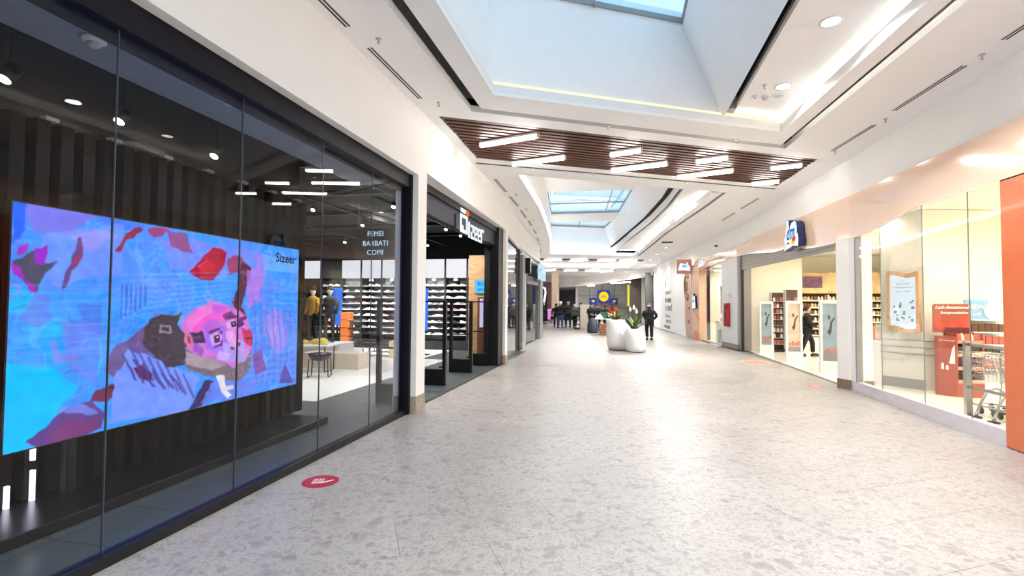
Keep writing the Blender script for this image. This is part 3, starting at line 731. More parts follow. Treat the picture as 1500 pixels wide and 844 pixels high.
    poly([(160, 555), (182, 512), (214, 522), (248, 538), (284, 552), (266, 602), (156, 622)], (118, 150, 255)); poly([(186, 538), (200, 534), (218, 546), (214, 556), (196, 552)], (96, 40, 80))
    for k in range(6): poly([(172 + k * 14, 520 + k * 6), (176 + k * 14, 520 + k * 6), (192 + k * 14, 556 + k * 4), (188 + k * 14, 556 + k * 4)], (80, 66, 140), .9)
    poly([(266, 604), (290, 556), (304, 560), (286, 594)], (64, 46, 96)); poly([(284, 590), (300, 562), (345, 552), (372, 556), (362, 580)], (110, 130, 240), .8)
    poly([(160, 512), (190, 500), (214, 502), (216, 490), (176, 506)], (180, 60, 90), .8)
    poly([(256, 478), (272, 452), (300, 443), (330, 447), (352, 462), (362, 492), (362, 528), (346, 550), (318, 556), (292, 546), (270, 526), (258, 500)], (206, 116, 212), 1, True)
    poly([(262, 474), (284, 450), (316, 448), (330, 462), (300, 480), (276, 490)], (236, 92, 200)); poly([(290, 486), (318, 478), (330, 500), (318, 524), (294, 512)], (164, 110, 250)); poly([(318, 504), (350, 500), (352, 530), (326, 534)], (176, 150, 235))
    poly([(330, 470), (344, 466), (350, 476), (336, 482)], (84, 40, 120)); poly([(334, 466), (350, 460), (352, 466), (338, 472)], (120, 40, 110)); poly([(306, 498), (318, 494), (318, 508), (306, 512)], (104, 44, 120)); poly([(302, 494), (316, 486), (318, 492), (304, 500)], (130, 50, 120))
    poly([(322, 488), (334, 484), (340, 508), (330, 512)], (216, 150, 220)); poly([(346, 480), (362, 486), (362, 506), (350, 502)], (196, 50, 110)); poly([(350, 490), (362, 492), (361, 496), (350, 495)], (110, 20, 70))
    poly([(258, 512), (276, 520), (302, 528), (332, 540), (352, 528), (362, 510), (360, 540), (346, 556), (320, 558), (290, 550), (262, 540)], (124, 108, 118)); poly([(258, 516), (300, 526), (322, 538), (300, 542), (262, 536)], (176, 156, 166), .9)
    poly([(256, 494), (286, 486), (292, 504), (260, 512)], (66, 52, 84)); poly([(262, 500), (284, 494), (286, 500), (264, 506)], (110, 70, 110))
    poly([(198, 482), (206, 468), (222, 460), (246, 462), (258, 458), (250, 476), (262, 492), (260, 536), (234, 536), (214, 518), (200, 502)], (76, 66, 78)); poly([(223, 476), (240, 478), (240, 492), (223, 490)], (150, 140, 150)); poly([(226, 479), (237, 481), (237, 489), (226, 487)], (70, 62, 80))
    poly([(306, 552), (318, 550), (326, 570), (334, 578), (328, 584), (314, 570)], (232, 226, 232)); poly([(318, 566), (334, 562), (336, 568), (322, 572)], (215, 215, 230))
    # face lying on its side: brow, eyes, nose, lips, cheek light, ear
    f = lambda P, c, a=1.0: poly(P, c, a, False)
    f([(262, 472), (282, 452), (300, 447), (306, 456), (286, 468), (270, 486)], (245, 130, 215), .8); f([(300, 447), (326, 449), (318, 458), (302, 458)], (190, 90, 220), .8)
    f([(286, 478), (304, 466), (312, 474), (296, 490)], (176, 96, 214), .8); f([(316, 462), (330, 456), (336, 462), (322, 470)], (120, 50, 130), .9)
    f([(322, 474), (332, 468), (342, 472), (338, 481), (326, 482)], (222, 170, 224)); f([(329, 472), (337, 470), (339, 478), (331, 480)], (84, 44, 104)); f([(333, 473), (335, 473), (335, 475), (333, 475)], (255, 255, 255))
    f([(298, 492), (310, 486), (318, 492), (314, 504), (302, 508)], (206, 160, 228)); f([(304, 492), (313, 490), (314, 501), (306, 503)], (84, 44, 104)); f([(309, 493), (311, 493), (311, 495), (309, 495)], (255, 255, 255))
    f([(296, 486), (312, 480), (314, 483), (298, 490)], (110, 44, 110)); f([(324, 464), (342, 462), (342, 465), (325, 468)], (110, 44, 110))
    f([(322, 486), (334, 488), (344, 500), (340, 510), (330, 506), (322, 496)], (232, 160, 226), .9); f([(338, 502), (344, 501), (344, 507), (339, 508)], (130, 50, 110)); f([(330, 508), (336, 509), (335, 513), (330, 512)], (130, 50, 110))
    f([(350, 486), (357, 482), (362, 488), (362, 502), (355, 506), (350, 498)], (206, 48, 96)); f([(352, 494), (362, 494), (362, 497), (352, 497)], (120, 20, 60)); f([(346, 512), (358, 510), (356, 522), (346, 524)], (190, 150, 210), .8)
    f([(276, 500), (290, 512), (286, 524), (274, 514)], (150, 80, 190), .8); f([(312, 514), (330, 518), (326, 530), (308, 526)], (200, 176, 244), .8)
    f([(262, 486), (270, 490), (276, 506), (268, 512), (260, 500)], (216, 120, 160)); f([(265, 491), (270, 496), (271, 504), (266, 503)], (150, 60, 100))
    for k in range(7): f([(180 + k * 13, 512 + k * 6), (183 + k * 13, 511 + k * 6), (206 + k * 12, 552 + k * 5), (203 + k * 12, 554 + k * 5)], (74, 60, 132), .6)
    for k in range(9): f([(6, 420 + k * 13), (158, 418 + k * 11), (158, 420 + k * 11), (6, 423 + k * 13)], (110, 200, 255), .25)
    for k in range(8): f([(164, 404 + k * 9), (330, 398 + k * 6), (330, 400 + k * 6), (164, 406 + k * 9)], (150, 205, 255), .28)
    for k in range(6): f([(166 + k * 7, 420), (169 + k * 7, 420), (168 + k * 7, 470 - k * 4), (165 + k * 7, 470 - k * 4)], (40, 80, 200), .5)
    # ghost portrait on the right
    poly([(380, 468), (396, 452), (412, 462), (416, 500), (400, 520), (382, 504)], (150, 140, 245), .8); poly([(384, 476), (398, 466), (404, 500), (392, 508)], (170, 150, 240), .7)
    for k in range(7): poly([(364 + k * 9, 440 + k * 3), (367 + k * 9, 440 + k * 3), (372 + k * 9, 560), (369 + k * 9, 560)], (140, 90, 190), .5)
    for k in range(5): poly([(355, 520 + k * 9), (430, 508 + k * 10), (430, 512 + k * 10), (355, 524 + k * 9)], (120, 150, 255), .6)
    poly([(362, 520), (376, 512), (384, 540), (370, 548)], (150, 60, 120), .6); poly([(404, 560), (412, 530), (424, 560)], (90, 70, 150), .8)
    poly([(376, 372), (431, 380), (431, 400), (380, 396)], (120, 180, 255), .7, False)
    put((np.abs(n2 - .58) < .012) * (u > .3), (196, 186, 250), .22)
    img[:] = np.clip(img * (1 + (n3 - .5)[..., None] * .10), 0, 255)
    for _ in range(1):
        p_ = np.pad(img, ((1, 1), (1, 1), (0, 0)), 'edge'); img = (p_[:-2, 1:-1] + p_[2:, 1:-1] + p_[1:-1, :-2] + p_[1:-1, 2:] + 2 * p_[1:-1, 1:-1]) / 6
    return img
NU, NV = 420, 236
led = thing('video_wall', 'huge LED video wall showing a blue and pink advert with a tilted face', 'screen', (-4.5, 2.765, .10))
sl_w, sl_h, z0 = 3.35, 1.88, .465
im = screen_image(NU, NV)
vs = [(0.062, sl_w * i / NU, z0 + sl_h * (1 - j / NV)) for j in range(NV + 1) for i in range(NU + 1)]
fs = [(j * (NU + 1) + i, (j + 1) * (NU + 1) + i, (j + 1) * (NU + 1) + i + 1, j * (NU + 1) + i + 1) for j in range(NV) for i in range(NU)]
me = bpy.data.meshes.new('picture'); me.from_pydata(vs, [], fs)
ca = me.color_attributes.new('paint', 'FLOAT_COLOR', 'CORNER')
lc = np.where(im / 255 <= .04045, im / 255 / 12.92, ((im / 255 + .055) / 1.055) ** 2.4)
cols = np.concatenate([lc.reshape(-1, 3), np.ones((NU * NV, 1))], 1).astype(np.float32)
ca.data.foreach_set('color', np.repeat(cols, 4, axis=0).ravel())
me.materials.append(vcol('led_picture', .6)); me.update()
obj('picture', me, led)
MB().box(0, .06, -.012, sl_w + .012, z0 - .012, z0 + sl_h + .012).build('cabinet', m_black, led)
for y in (.5, 2.85): MB().box(-.04, .02, y - .04, y + .04, 0, z0).build('stand_post', m_black, led)
text('logo', 'Sizeer', .17, m_black, (.066, sl_w - .27, z0 + sl_h - .15), (0, 1, 0), (0, 0, 1), led, bold=.003, ext=.001)
# ---- shop sign and entrance
fa = struct(MB().box(-3.50, -3.40, 7.47, 13.66, 3.34, 3.70).build('trim_fascia', m_navy))
MB().box(-3.52, -3.34, 7.47, 13.66, 3.70, 3.84).build('track', m_black, fa)
MB().box(-3.53, -3.50, 7.47, 13.66, 3.30, 3.72).build('track', m_black, fa)
MB().box(-3.53, -3.28, 13.15, 13.66, 0, 3.84).build('jamb', m_black, fa)
sg = thing('shop_sign', 'white glowing Sizeer sign with orange dot on the dark fascia', 'sign', (-3.36, 9.75, 3.2))
m_sign = em('sign_white', (240, 250, 252), .54); m_so = em('sign_orange', (255, 110, 50), .6)
def letter(name, bars, ox, sx, sz, oz, m, st=.085):
    """letter of straight bars in a 1x1 cell, drawn along Y"""
    b = MB()
    for (a0, b0, a1, b1) in bars:
        b.box(.055, .067, ox + a0 * sx, ox + a1 * sx, oz + b0 * sz, oz + b1 * sz)
    return b.build(name, m, sg)
S_ = [(0, .84, 1, 1), (0, .5, .16, 1), (0, .44, 1, .58), (.84, 0, 1, .58), (0, 0, 1, .15)]
letter('letter', [(0.05, .83, .72, 1), (0, .42, .18, .76), (0, .62, 1, .76), (.82, 0, 1, .76), (0, 0, .82, .15), (0, 0, .18, .5), (.18, .12, .42, .3)], .10, .50, .52, .03, m_sign)
letter('dot', [(0, 0, 1, 1)], .52, .17, .11, .45, m_so)
letter('letter', [(0, 0, 1, 1)], .67, .10, .36, -.02, m_sign)
Z_ = [(0, .82, 1, 1), (0, 0, 1, .18), (.62, .5, .95, .82), (.05, .18, .4, .5)]
E_ = [(0, .82, 1, 1), (0, 0, .2, 1), (0, .4, 1, .56), (.8, .4, 1, 1), (0, 0, 1, .18)]
R_ = [(0, .82, 1, 1), (0, 0, .24, 1)]
for g, ox in ((Z_, .86), (E_, 1.14), (E_, 1.42)): letter('letter', g, ox, .22, .32, -.02, m_sign)
letter('letter', R_, 1.70, .22, .34, -.02, m_sign)
MB().box(-.06, -.01, .04, 1.96, .10, .40).build('backing', m_navy, sg)
# anti-theft gates
def gate(y, x0, x1, label, h=1.75):
    t = thing('security_gate', label, 'security gate', ((x0 + x1) / 2, y, .012), 0, 'black security gates at the sports shop'); w = (x1 - x0) / 2
    b = MB()
    for s in (-1, 1): b.box(s * (w - .01) - .035, s * (w - .01) + .035, -.04, .04, 0, h)
    b.box(-w, w, -.03, .03, h - .035, h); b.box(-w, w, -.02, .02, .92, .95)
    b.build('frame', m_black, t)
    gb = MB().box(-w, w, -.045, .045, 0, .33).build('base', m_black, t, bevel=.005)
    gp = MB().box(-w + .022, w - .022, -.006, .006, .33, h - .035).build('glass_panel', m_glass, t)
    MB().box(w - .13, w - .03, -.009, -.006, .36, .39).build('label_plate', m_dark, gp)
gate(7.72, -4.02, -3.56, 'black security gate seen through the shop glass beside the cream column')
gate(9.70, -4.12, -3.55, 'black security gate in the entrance nearest the cream column', 1.75)
gate(11.65, -4.12, -3.58, 'black security gate in the middle of the sports shop entrance', 1.76)
gate(13.05, -4.05, -3.54, 'black security gate farthest in, beside the black entrance jamb', 1.77)
# ---- shoe wall
BAY = .85; X0 = -12.25; YW = 17.3
def shoe_mesh(upper, sole, nm):
    b = MB(); prof = [(-.14, .034, .085), (-.10, .036, .10), (-.04, .036, .085), (.02, .038, .065), (.08, .042, .05), (.125, .036, .036), (.145, .02, .025)]
    # sole
    v = []; n = len(prof)
    for x, w, hh in prof: v += [(x, -w, 0), (x, w, 0), (x, -w, .022), (x, w, .022)]
    f = [(0, 2, 3, 1)]
    for i in range(n - 1):
        a, c = 4 * i, 4 * i + 4; f += [(a, c, c + 2, a + 2), (a + 1, a + 3, c + 3, c + 1), (a, a + 1, c + 1, c)]
    f += [(4 * n - 4, 4 * n - 3, 4 * n - 1, 4 * n - 2)]
    b.add(v, f, 1)
    v = []
    for x, w, hh in prof: v += [(x, -w * .95, .022), (x, -w * .6, hh), (x, w * .6, hh), (x, w * .95, .022)]
    f = [(3, 2, 1, 0)]
    for i in range(n - 1):
        a, c = 4 * i, 4 * i + 4; f += [(a, c, c + 1, a + 1), (a + 1, c + 1, c + 2, a + 2), (a + 2, c + 2, c + 3, a + 3)]
    f += [(4 * n - 4, 4 * n - 3, 4 * n - 2, 4 * n - 1)]
    b.add(v, f, 0)
    b.box(-.13, -.05, -.018, .018, .092, .102, 2)
    return b.mesh(nm, [upper, sole, m_black])
SH = []
for nm, u, s, lab in (('white', (236, 236, 234), (250, 250, 250), 'white'), ('black', (40, 40, 44), (235, 235, 235), 'black'), ('grey', (140, 142, 148), (240, 240, 240), 'grey'), ('allblack', (26, 26, 30), (40, 40, 42), 'all-black'), ('rosy', (190, 120, 124), (240, 236, 232), 'rose'), ('cream', (222, 208, 184), (240, 236, 226), 'cream')):
    SH.append((shoe_mesh(pm('shoe_' + nm, u, .55), pm('sole_' + nm, s, .5), 'sneaker'), lab))
m_shelfw = pm('shelf_grey', (40, 41, 44), .7, spec=.2); m_shelfb = pm('shelf_black', (40, 40, 44), .5)
m_panel = em('lit_panel', (238, 240, 244), .52)
ordn = ['first', 'second', 'third', 'fourth', 'fifth', 'sixth', 'seventh', 'eighth', 'ninth']
for k in range(9):
    xc = X0 + (k + .5) * BAY
    lab = 'black shoe wall bay with lit white top panel, %s counted from the wooden pillar' % ordn[8 - k]
    t = thing('shoe_shelf', lab, 'shoe shelf', (xc, YW, .012), 0, 'shoe wall bays in the sports shop')
    lt = k in (2, 4, 6)
    MB().box(-BAY / 2, BAY / 2, .1, .14, 0, 3.36).build('back_panel', pm('shoe_back_light', (168, 168, 172), .6) if lt else m_dark, t)
    MB().box(-BAY / 2 + .02, BAY / 2 - .02, -.16, .1, 2.66, 3.34).build('top_panel', m_panel if k != 1 else m_dark, t)
    for s in (-1, 1): MB().box(s * (BAY / 2 - .018) - .016, s * (BAY / 2 - .018) + .016, -.17, .1, .3, 3.36).build('upright', m_shelfb, t)
    MB().box(-BAY / 2, BAY / 2, -.2, .1, 0, .34).build('plinth', m_dark, t)
    for r in range(9):
        z = .52 + r * .225
        MB().box(-BAY / 2 + .02, BAY / 2 - .02, -.18, .1, z, z + .018).build('shelf', m_shelfw if r > 2 else m_shelfb, t)
    # a cap on the top shelf
    if k > 2:
        cp = thing('cap', 'white baseball cap above the sneakers, %s shoe bay from the wooden pillar' % ordn[8 - k], 'cap', (xc - .05, YW - .06, 2.545), .4, 'caps above the shoe wall')
        MB().lathe([(.09, 0), (.092, .04), (.075, .085), (.03, .11)], 14).build('crown', m_white, cp, True)
        MB().prism([(-.06, -.06, .0), (.06, -.06, 0), (.05, -.17, -.01), (-.05, -.17, -.01)], (0, 0, .012)).build('peak', m_lgrey, cp)
ns = 0
for k in range(1, 9):
    xc = X0 + (k + .5) * BAY
    for r in range(9):
        z = .012 + .538 + r * .225
        for q in range(3 if k > 3 else 3):
            if ns >= 216: break
            c = rnd.choices(range(6), [5, 3, 3, 2, 1, 1])[0]
            if k in (6, 7) and r > 5: c = rnd.choice([0, 0, 5])
            if k == 8 and r < 4: c = rnd.choice([4, 1, 2])
            me, lab = SH[c]
            o = obj('sneaker', me); o.location = (xc - .27 + q * .27, YW - .05, z); o.rotation_euler = (0, 0, rnd.choice([.25, .35, .3, pi - .3]) + rnd.uniform(-.1, .1))
            tag(o, '%s sneaker, %s on %s shelf up, %s shoe bay from the wooden pillar' % (lab, ('window side', 'middle', 'pillar side')[q], ordn[r], ordn[8 - k]), 'shoe', '%s sneakers on the shoe wall' % lab); ns += 1
# clothes and furniture in front of the shoe wall
m_yel = pm('yellow_cloth', (196, 148, 40), .8, var=.2, scale=12); m_cloth_b = pm('black_cloth', (36, 36, 40), .8, var=.2, scale=10); m_cloth_g = pm('grey_cloth', (44, 47, 52), .8, var=.15)
def mannequin(loc, rz, label, top, leg, head):
    t = thing('mannequin', label, 'mannequin', loc, rz)
    b = MB()
    for s in (-1, 1): b.tube([(s * .10, 0, .92), (s * .12, -.02, .5), (s * .13, .01, .07), (s * .13, -.12, .03)], [.09, .065, .045, .04], 10)
    b.build('trousers', leg, t, True)
    b = MB().lathe([(.15, .86), (.17, 1.0), (.165, 1.15), (.20, 1.35), (.19, 1.44), (.08, 1.5)], 16, sy=.65)
    for s in (-1, 1): b.tube([(s * .19, 0, 1.42), (s * .26, .02, 1.15), (s * .24, -.10, .92)], [.07, .06, .045], 10)
    b.build('jacket', top, t, True)
    MB().lathe([(.05, 1.48), (.055, 1.55), (.085, 1.62), (.09, 1.70), (.06, 1.78), (.015, 1.80)], 14).build('head', head, t, True)
    MB().lathe([(.105, 1.68), (.10, 1.76), (.05, 1.83), (.01, 1.84)], 14, c=(0, .015, 0)).build('hat', m_cloth_b, t, True)
    MB().lathe([(.18, 0), (.18, .02)], 18).build('base', m_steel, t)
    return t
def low_box(name, lab, cat, x0, x1, y0, y1, h, mat, z=.012):
    t = tag(MB().box((x0 - x1) / 2, (x1 - x0) / 2, (y0 - y1) / 2, (y1 - y0) / 2, 0, h).build(name, mat, bevel=.01, loc=((x0 + x1) / 2, (y0 + y1) / 2, z)), lab, cat); return t
low_box('plinth', 'grey plinth under the dressed mannequins in the sports shop', 'plinth', -10.3, -8.6, 13.9, 14.8, .42, m_lgrey)
mannequin((-9.2, 14.3, .432), .2, 'mannequin in dark jacket and black beanie with a white face', m_cloth_g, m_cloth_b, m_white)
mannequin((-9.85, 14.35, .432), -.2, 'mannequin in mustard yellow jacket behind the window joint', m_yel, m_cloth_b, m_white)
# table with yellow clothes
t = thing('display_table', 'white low display table with tube legs near the mannequins', 'table', (-7.45, 10.9, .012), .15)
MB().box(-.5, .5, -.3, .3, .62, .66).build('tabletop', m_white, t, bevel=.008)
for s in (-.42, .42):
    MB().tube([(s, -.26, .62), (s, -.26, .02), (s, .26, .02), (s, .26, .62)], .016, 8).build('leg', m_black, t, True)
for k, (x, y, c) in enumerate([(-.25, 0, (216, 186, 92)), (.05, .05, (226, 200, 96)), (.3, -.05, (238, 216, 110))]):
    tag(MB().lathe([(.13, 0), (.14, .04), (.12, .09 + .02 * k), (.03, .11 + .03 * k)], 12, sy=.7).build('folded_garment', pm('garment_%d' % k, c, .9, var=.2), None, True, loc=(-7.45 + x, 10.9 + y, .672)), ['beige folded garment at one end of the white table', 'yellow folded garment in the middle of the white table', 'bright yellow garment at the window end of the white table'][k], 'clothes')
t = thing('tub_chair', 'black chair on bent tube legs beside the white table', 'chair', (-6.72, 10.1, .012), .4)
MB().lathe([(.05, .36), (.2, .40), (.26, .52), (.24, .54), (.17, .44)], 16).build('seat', m_black, t, True)
for s in (-1, 1): MB().tube([(s * .2, -.2, .42), (s * .22, -.22, .02), (s * .22, .2, .02), (s * .2, .2, .42)], .013, 8).build('leg', m_black, t, True)
low_box('bench_box', 'low white box bench on the floor in the sports shop', 'bench', -8.1, -6.5, 11.4, 12.0, .40, pm('cream_box', (228, 216, 196), .6))
for k, (x, y) in enumerate([(-7.6, 14.6), (-8.0, 15.75)]):
    t = thing('try_on_bench', ['dark upholstered bench on loop legs near the mannequins', 'dark upholstered bench on loop legs nearer the entrance'][k], 'bench', (x, y, .012))
    MB().box(-.6, .6, -.22, .22, .30, .42).build('cushion', m_dark, t, bevel=.02)
    for s in (-.45, .45): MB().tube([(s, -.18, .30), (s, -.18, .02), (s, .18, .02), (s, .18, .30)], .014, 8).build('leg', m_steel, t, True)
low_box('wooden_box', 'pale wooden seat box beside the window end of the shop', 'box', -7.0, -6.4, 14.1, 14.5, .52, pm('pale_wood', (222, 196, 158), .6, var=.08))
# tower of orange shoe boxes and sneakers
m_ob = pm('orange_box', (238, 130, 50), .6); 
for k in range(5):
    o = low_box('shoe_box', 'orange shoe box, %s from the floor in the tower by the mannequins' % ordn[k], 'shoe box', -9.45, -9.1, 15.35, 15.6, .26, m_ob, .012 + .28 * k); o['group'] = 'orange shoe boxes'
    tag(MB().box(-.15, .17, -.13, .13, 0, .02).build('acrylic_shelf', m_shelfw, loc=(-9.0, 15.45, .012 + .28 * k + .24)), 'white shelf tray jutting from the orange box tower, %s up' % ordn[k], 'tray', 'shelf trays of the box tower') if k < 4 else None
# blue advertising panels
for k, (x, y, z, w, h) in enumerate([(-10.1, 16.2, .9, .35, 1.35), (-6.37, 15.3, .8, .30, 1.4)]):
    t = thing('advert_panel', ['tall blue lit panel standing behind the dark mannequin', 'tall blue lit panel behind the first entrance gate'][k], 'display panel', (x, y, .012))
    MB().box(-w / 2, w / 2, -.02, .02, z, z + h).build('screen', em('blue_screen', (70, 130, 250), .52), t); MB().box(-.03, .03, -.015, .015, 0, z).build('post', m_black, t); MB().box(-.2, .2, -.15, .15, 0, .02).build('foot', m_black, t)
# wooden pillar with screens
t = thing('wooden_pillar', 'pale wood clad pillar with small screens by the entrance jamb', 'pillar', (-4.15, 14.4, .012))
MB().box(-.30, .30, -.25, .25, 0, 3.15).build('cladding', wood('oak', (178, 132, 88), (208, 166, 120), .5, (8, 8, 1.5)), t)
MB().box(-.02, .30, -.262, -.25, 0, 1.9).build('dark_board', pm('walnut', (110, 72, 50), .5, var=.2), t)
scr = MB().box(-.10, .32, -.30, -.26, 2.02, 2.42).build('screen', em('cyan_screen', (90, 200, 245), .55), t)
MB().box(.06, .16, -.30, -.25, 1.0, 1.85).build('lit_poster', em('lilac_screen', (210, 200, 240), .48), t)
text('lettering', 'BIG', .17, pm('ink_blue', (30, 90, 190), .6), (.11, -.302, 2.29), (1, 0, 0), (0, 0, 1), scr, bold=.004, ext=.001)
text('lettering', 'SALE', .12, pm('ink_blue', (30, 90, 190), .6), (.11, -.302, 2.12), (1, 0, 0), (0, 0, 1), scr, bold=.003, ext=.001)
# hanging direction sign
t = thing('hanging_sign', 'dark hanging sign with three lit lines above the shoe wall', 'sign', (-5.0, 9.4, 2.62))
hb = MB().box(-.45, .45, -.02, .02, 0, .66).build('board', m_dark, t)
for k, (w_, z) in enumerate((('FEMEI', .53), ('BARBATI', .33), ('COPII', .14))): text('lettering', w_, .15, em('sign_blue_white', (190, 225, 255), .55), (0, -.022, z), (1, 0, 0), (0, 0, 1), hb, ext=.001)
for s in (-.4, .4): MB().tube([(s, 0, .66), (s, 0, 1.2)], .006, 6).build('cable', m_steel, t)
# clothes rail in the dark by the screen
t = thing('clothes_rail', 'dark rail of hanging clothes beside the edge of the video wall', 'clothes rail', (-9.6, 11.2, .012), .3)
MB().tube([(-.7, 0, 0), (-.7, 0, 1.9), (.7, 0, 1.9), (.7, 0, 0)], .018, 8).build('frame', m_black, t)
for k in range(14):
    x = -.62 + k * .095
    MB().add([(x - .03, -.2, .8), (x + .03, -.2, .8), (x + .03, .2, .8), (x - .03, .2, .8), (x - .025, -.22, 1.7), (x + .025, -.22, 1.7), (x + .025, .22, 1.7), (x - .025, .22, 1.7), (x, -.03, 1.86), (x, .03, 1.86)],
             [(3, 2, 1, 0), (0, 1, 5, 4), (1, 2, 6, 5), (2, 3, 7, 6), (3, 0, 4, 7), (4, 5, 8), (5, 6, 9, 8), (6, 7, 9), (7, 4, 8, 9)]).build('garment', rnd.choice([m_cloth_b, m_cloth_g, pm('maroon_cloth', (86, 50, 46), .8)]), t)
# track spotlights of the shop
def spot(x, y, z, label, grp, pw, aim=(0, -.3), tilt=-.3):
    t = thing('track_spotlight', label, 'spotlight', (x, y, z), 0, grp)
    MB().tube([(0, 0, 3.84 - z), (0, 0, -.12)], .012, 8).build('stem', m_black, t)
    MB().tube([(0, .03, -.11), (aim[0] * .3, -.03, -.22)], .05, 14).build('can', m_black, t, True)
    MB().tube([(aim[0] * .3, -.031, -.221), (aim[0] * .3, -.034, -.226)], .04, 14).build('lens', m_spot, t)
    area('spot_beam', (aim[0] * .3, -.04, -.235), .09, pw, (1, .97, .93), (tilt, 0, 0), 'DISK', 1.9, t)
for k, (x, y) in enumerate([(-4.37, 1.8), (-4.37, 2.67), (-4.37, 3.51), (-4.37, 4.56)]): spot(x, y, 3.53, 'track spotlight above the ribbed window backdrop, %s along from the frame edge' % ORD[k], 'spotlights above the window stage', 1.5)
for k, (x, y) in enumerate([(-4.4, 9.0), (-4.4, 10.5), (-4.4, 12.0), (-4.4, 13.2), (-6.2, 9), (-6.2, 11), (-6.2, 13), (-6.2, 15.2), (-8.5, 9), (-8.5, 11.5), (-8.5, 14), (-8.5, 15.4), (-11, 12), (-11, 15.2)]):
    spot(x, y, 3.84, 'track spotlight on the black shop ceiling, %s of the %s row in from the entrance' % (ORD[(k, k - 4, k - 8, k - 12)[(k >= 4) + (k >= 8) + (k >= 12)]], ORD[(k >= 4) + (k >= 8) + (k >= 12)]), 'spotlights on the black shop ceiling', (42 if y >= 15 else 15 if x > -5 else 50 if y >= 13 else 12), tilt=.5 if y >= 13 else -.2)
# ---- further shops on the left
w2 = struct(MB().prism([(-3.36, 13.97, 0), (-3.28, 13.97, 0), (-3.72, 18.5, 0), (-3.80, 18.5, 0)], (0, 0, .06)).build('window_6', m_black))
P, Qv = Vector((-3.32, 13.97, 0)), Vector((-3.76, 18.5, 0))
for k in range(3):
    a, c = P.lerp(Qv, k / 3 + .002), P.lerp(Qv, (k + 1) / 3 - .002); MB().bar(a + Vector((0, 0, 1.88)), c + Vector((0, 0, 1.88)), .012, 3.64).build('pane', m_glass_sz, w2)
MB().bar(P + Vector((0, 0, 3.71)), Qv + Vector((0, 0, 3.71)), .08, .05).build('head_frame', m_dark, w2)
struct(MB().prism([(-3.62, 13.97, 0), (-3.9, 18.5, 0), (-7, 18.5, 0), (-7, 13.97, 0)], (0, 0, .01)).build('floor_next_shop', m_wtile))
struct(MB().box(-7.2, -7, 17.8, 25, 0, 4).build('wall_next_shop', m_dark)); struct(MB().box(-7, -3.95, 17.75, 18.3, 0, 4).build('wall_next_shop_side', pm('shop_grey', (112, 114, 112), .6)))
struct(MB().prism([(-3.4, 13.97, 3.75), (-3.9, 25, 3.75), (-7, 25, 3.75), (-7, 17.8, 3.75), (-3.95, 17.8, 3.75)], (0, 0, .05)).build('ceiling_next_shop', m_lgrey))
sgn = thing('shop_box_sign', 'black projecting box sign on the second shop beyond the glass', 'sign', (-3.75, 19.5, 2.95))
MB().box(-.12, .22, -.12, .12, 0, .62).build('case', m_black, sgn, bevel=.01)
o = struct(MB().box(-4.05, -3.9, 20.4, 20.6, 0, 2.95).build('door_4', m_black)); MB().box(-4.08, -3.98, 20.6, 24.2, 0, 2.6).build('door_leaf', glass('dim_glass', (.5, .52, .54), .06), o)
MB().box(-4.05, -3.9, 20.4, 24.2, 2.6, 2.95).build('transom', m_black, o); MB().box(-4.05, -3.9, 19.0, 20.4, 0, 2.95).build('white_display', m_lgrey, o)
t = thing('lit_shop_sign', 'pale blue lit sign box projecting above the far grey pillar', 'sign', (-3.72, 23.6, 2.85))
MB().box(-.04, .10, -1.0, .6, 0, .78).build('box', m_white, t, bevel=.01)
MB().box(.10, .105, -.97, .57, .03, .75).build('face', em('sign_pale_blue', (188, 224, 250), .55), t); MB().box(-.03, .09, -1.005, -1.0, .03, .75).build('face', MATS['sign_pale_blue'], t)
text('lettering', 'MOROPHARM', .22, m_sign, (.108, -.2, .40), (0, 1, 0), (0, 0, 1), t, ext=.001)
text('lettering', 'M', .3, m_white, (.03, -1.01, .40), (1, 0, 0), (0, 0, 1), t, ext=.001)

for x, y, l in ((-3.57, 3.85, 'white smoke detector under the grey soffit, between second and third pane joints'), (-3.72, 2.76, 'white smoke detector under the grey soffit, near the frame edge')):
    t = thing('smoke_detector', l, 'detector', (x, y, 3.6)); MB().lathe([(.075, 0), (.075, -.02), (.05, -.03)], 18).build('base', m_white, t, True); MB().lathe([(.04, -.03), (.04, -.055), (.02, -.065)], 14).build('sensor', m_lgrey, t, True)
sprinkler(-3.48, 5.0, 3.6, 'small sprinkler head under the grey soffit behind the shop glass', None)
# ================================================================ RIGHT: THE DRUGSTORE
# peach fascia: one glossy board with a swooping lower edge, y along the hall
FB = [(5.0, 3.27), (7.2, 3.26), (8.9, 3.30), (10.2, 3.14), (11.05, 3.09), (11.4, 3.10), (11.95, 3.08), (13.3, 3.12), (14.0, 3.22), (14.7, 3.31), (15.4, 3.30), (16.4, 3.34), (18.0, 3.48), (20.4, 3.62), (22.3, 3.60), (25.4, 3.66), (26.7, 3.7)]
FT = [(26.7, 3.98), (25.4, 3.98), (22.3, 3.98), (20.4, 4.0), (16.6, 4.03), (13, 3.98), (10, 3.96), (7, 3.94), (5.0, 3.93)]
def wx(y):
    P = [(-9, 4.64), (11.3, 4.64), (11.75, 4.6), (20.3, 4.45), (22.3, 4.2), (25.4, 3.85), (26.8, 3.67), (38, 2.86), (45, 2.6)]
    for (a, xa), (b, xb) in zip(P, P[1:]):
        if a <= y <= b: return xa + (xb - xa) * (y - a) / (b - a)
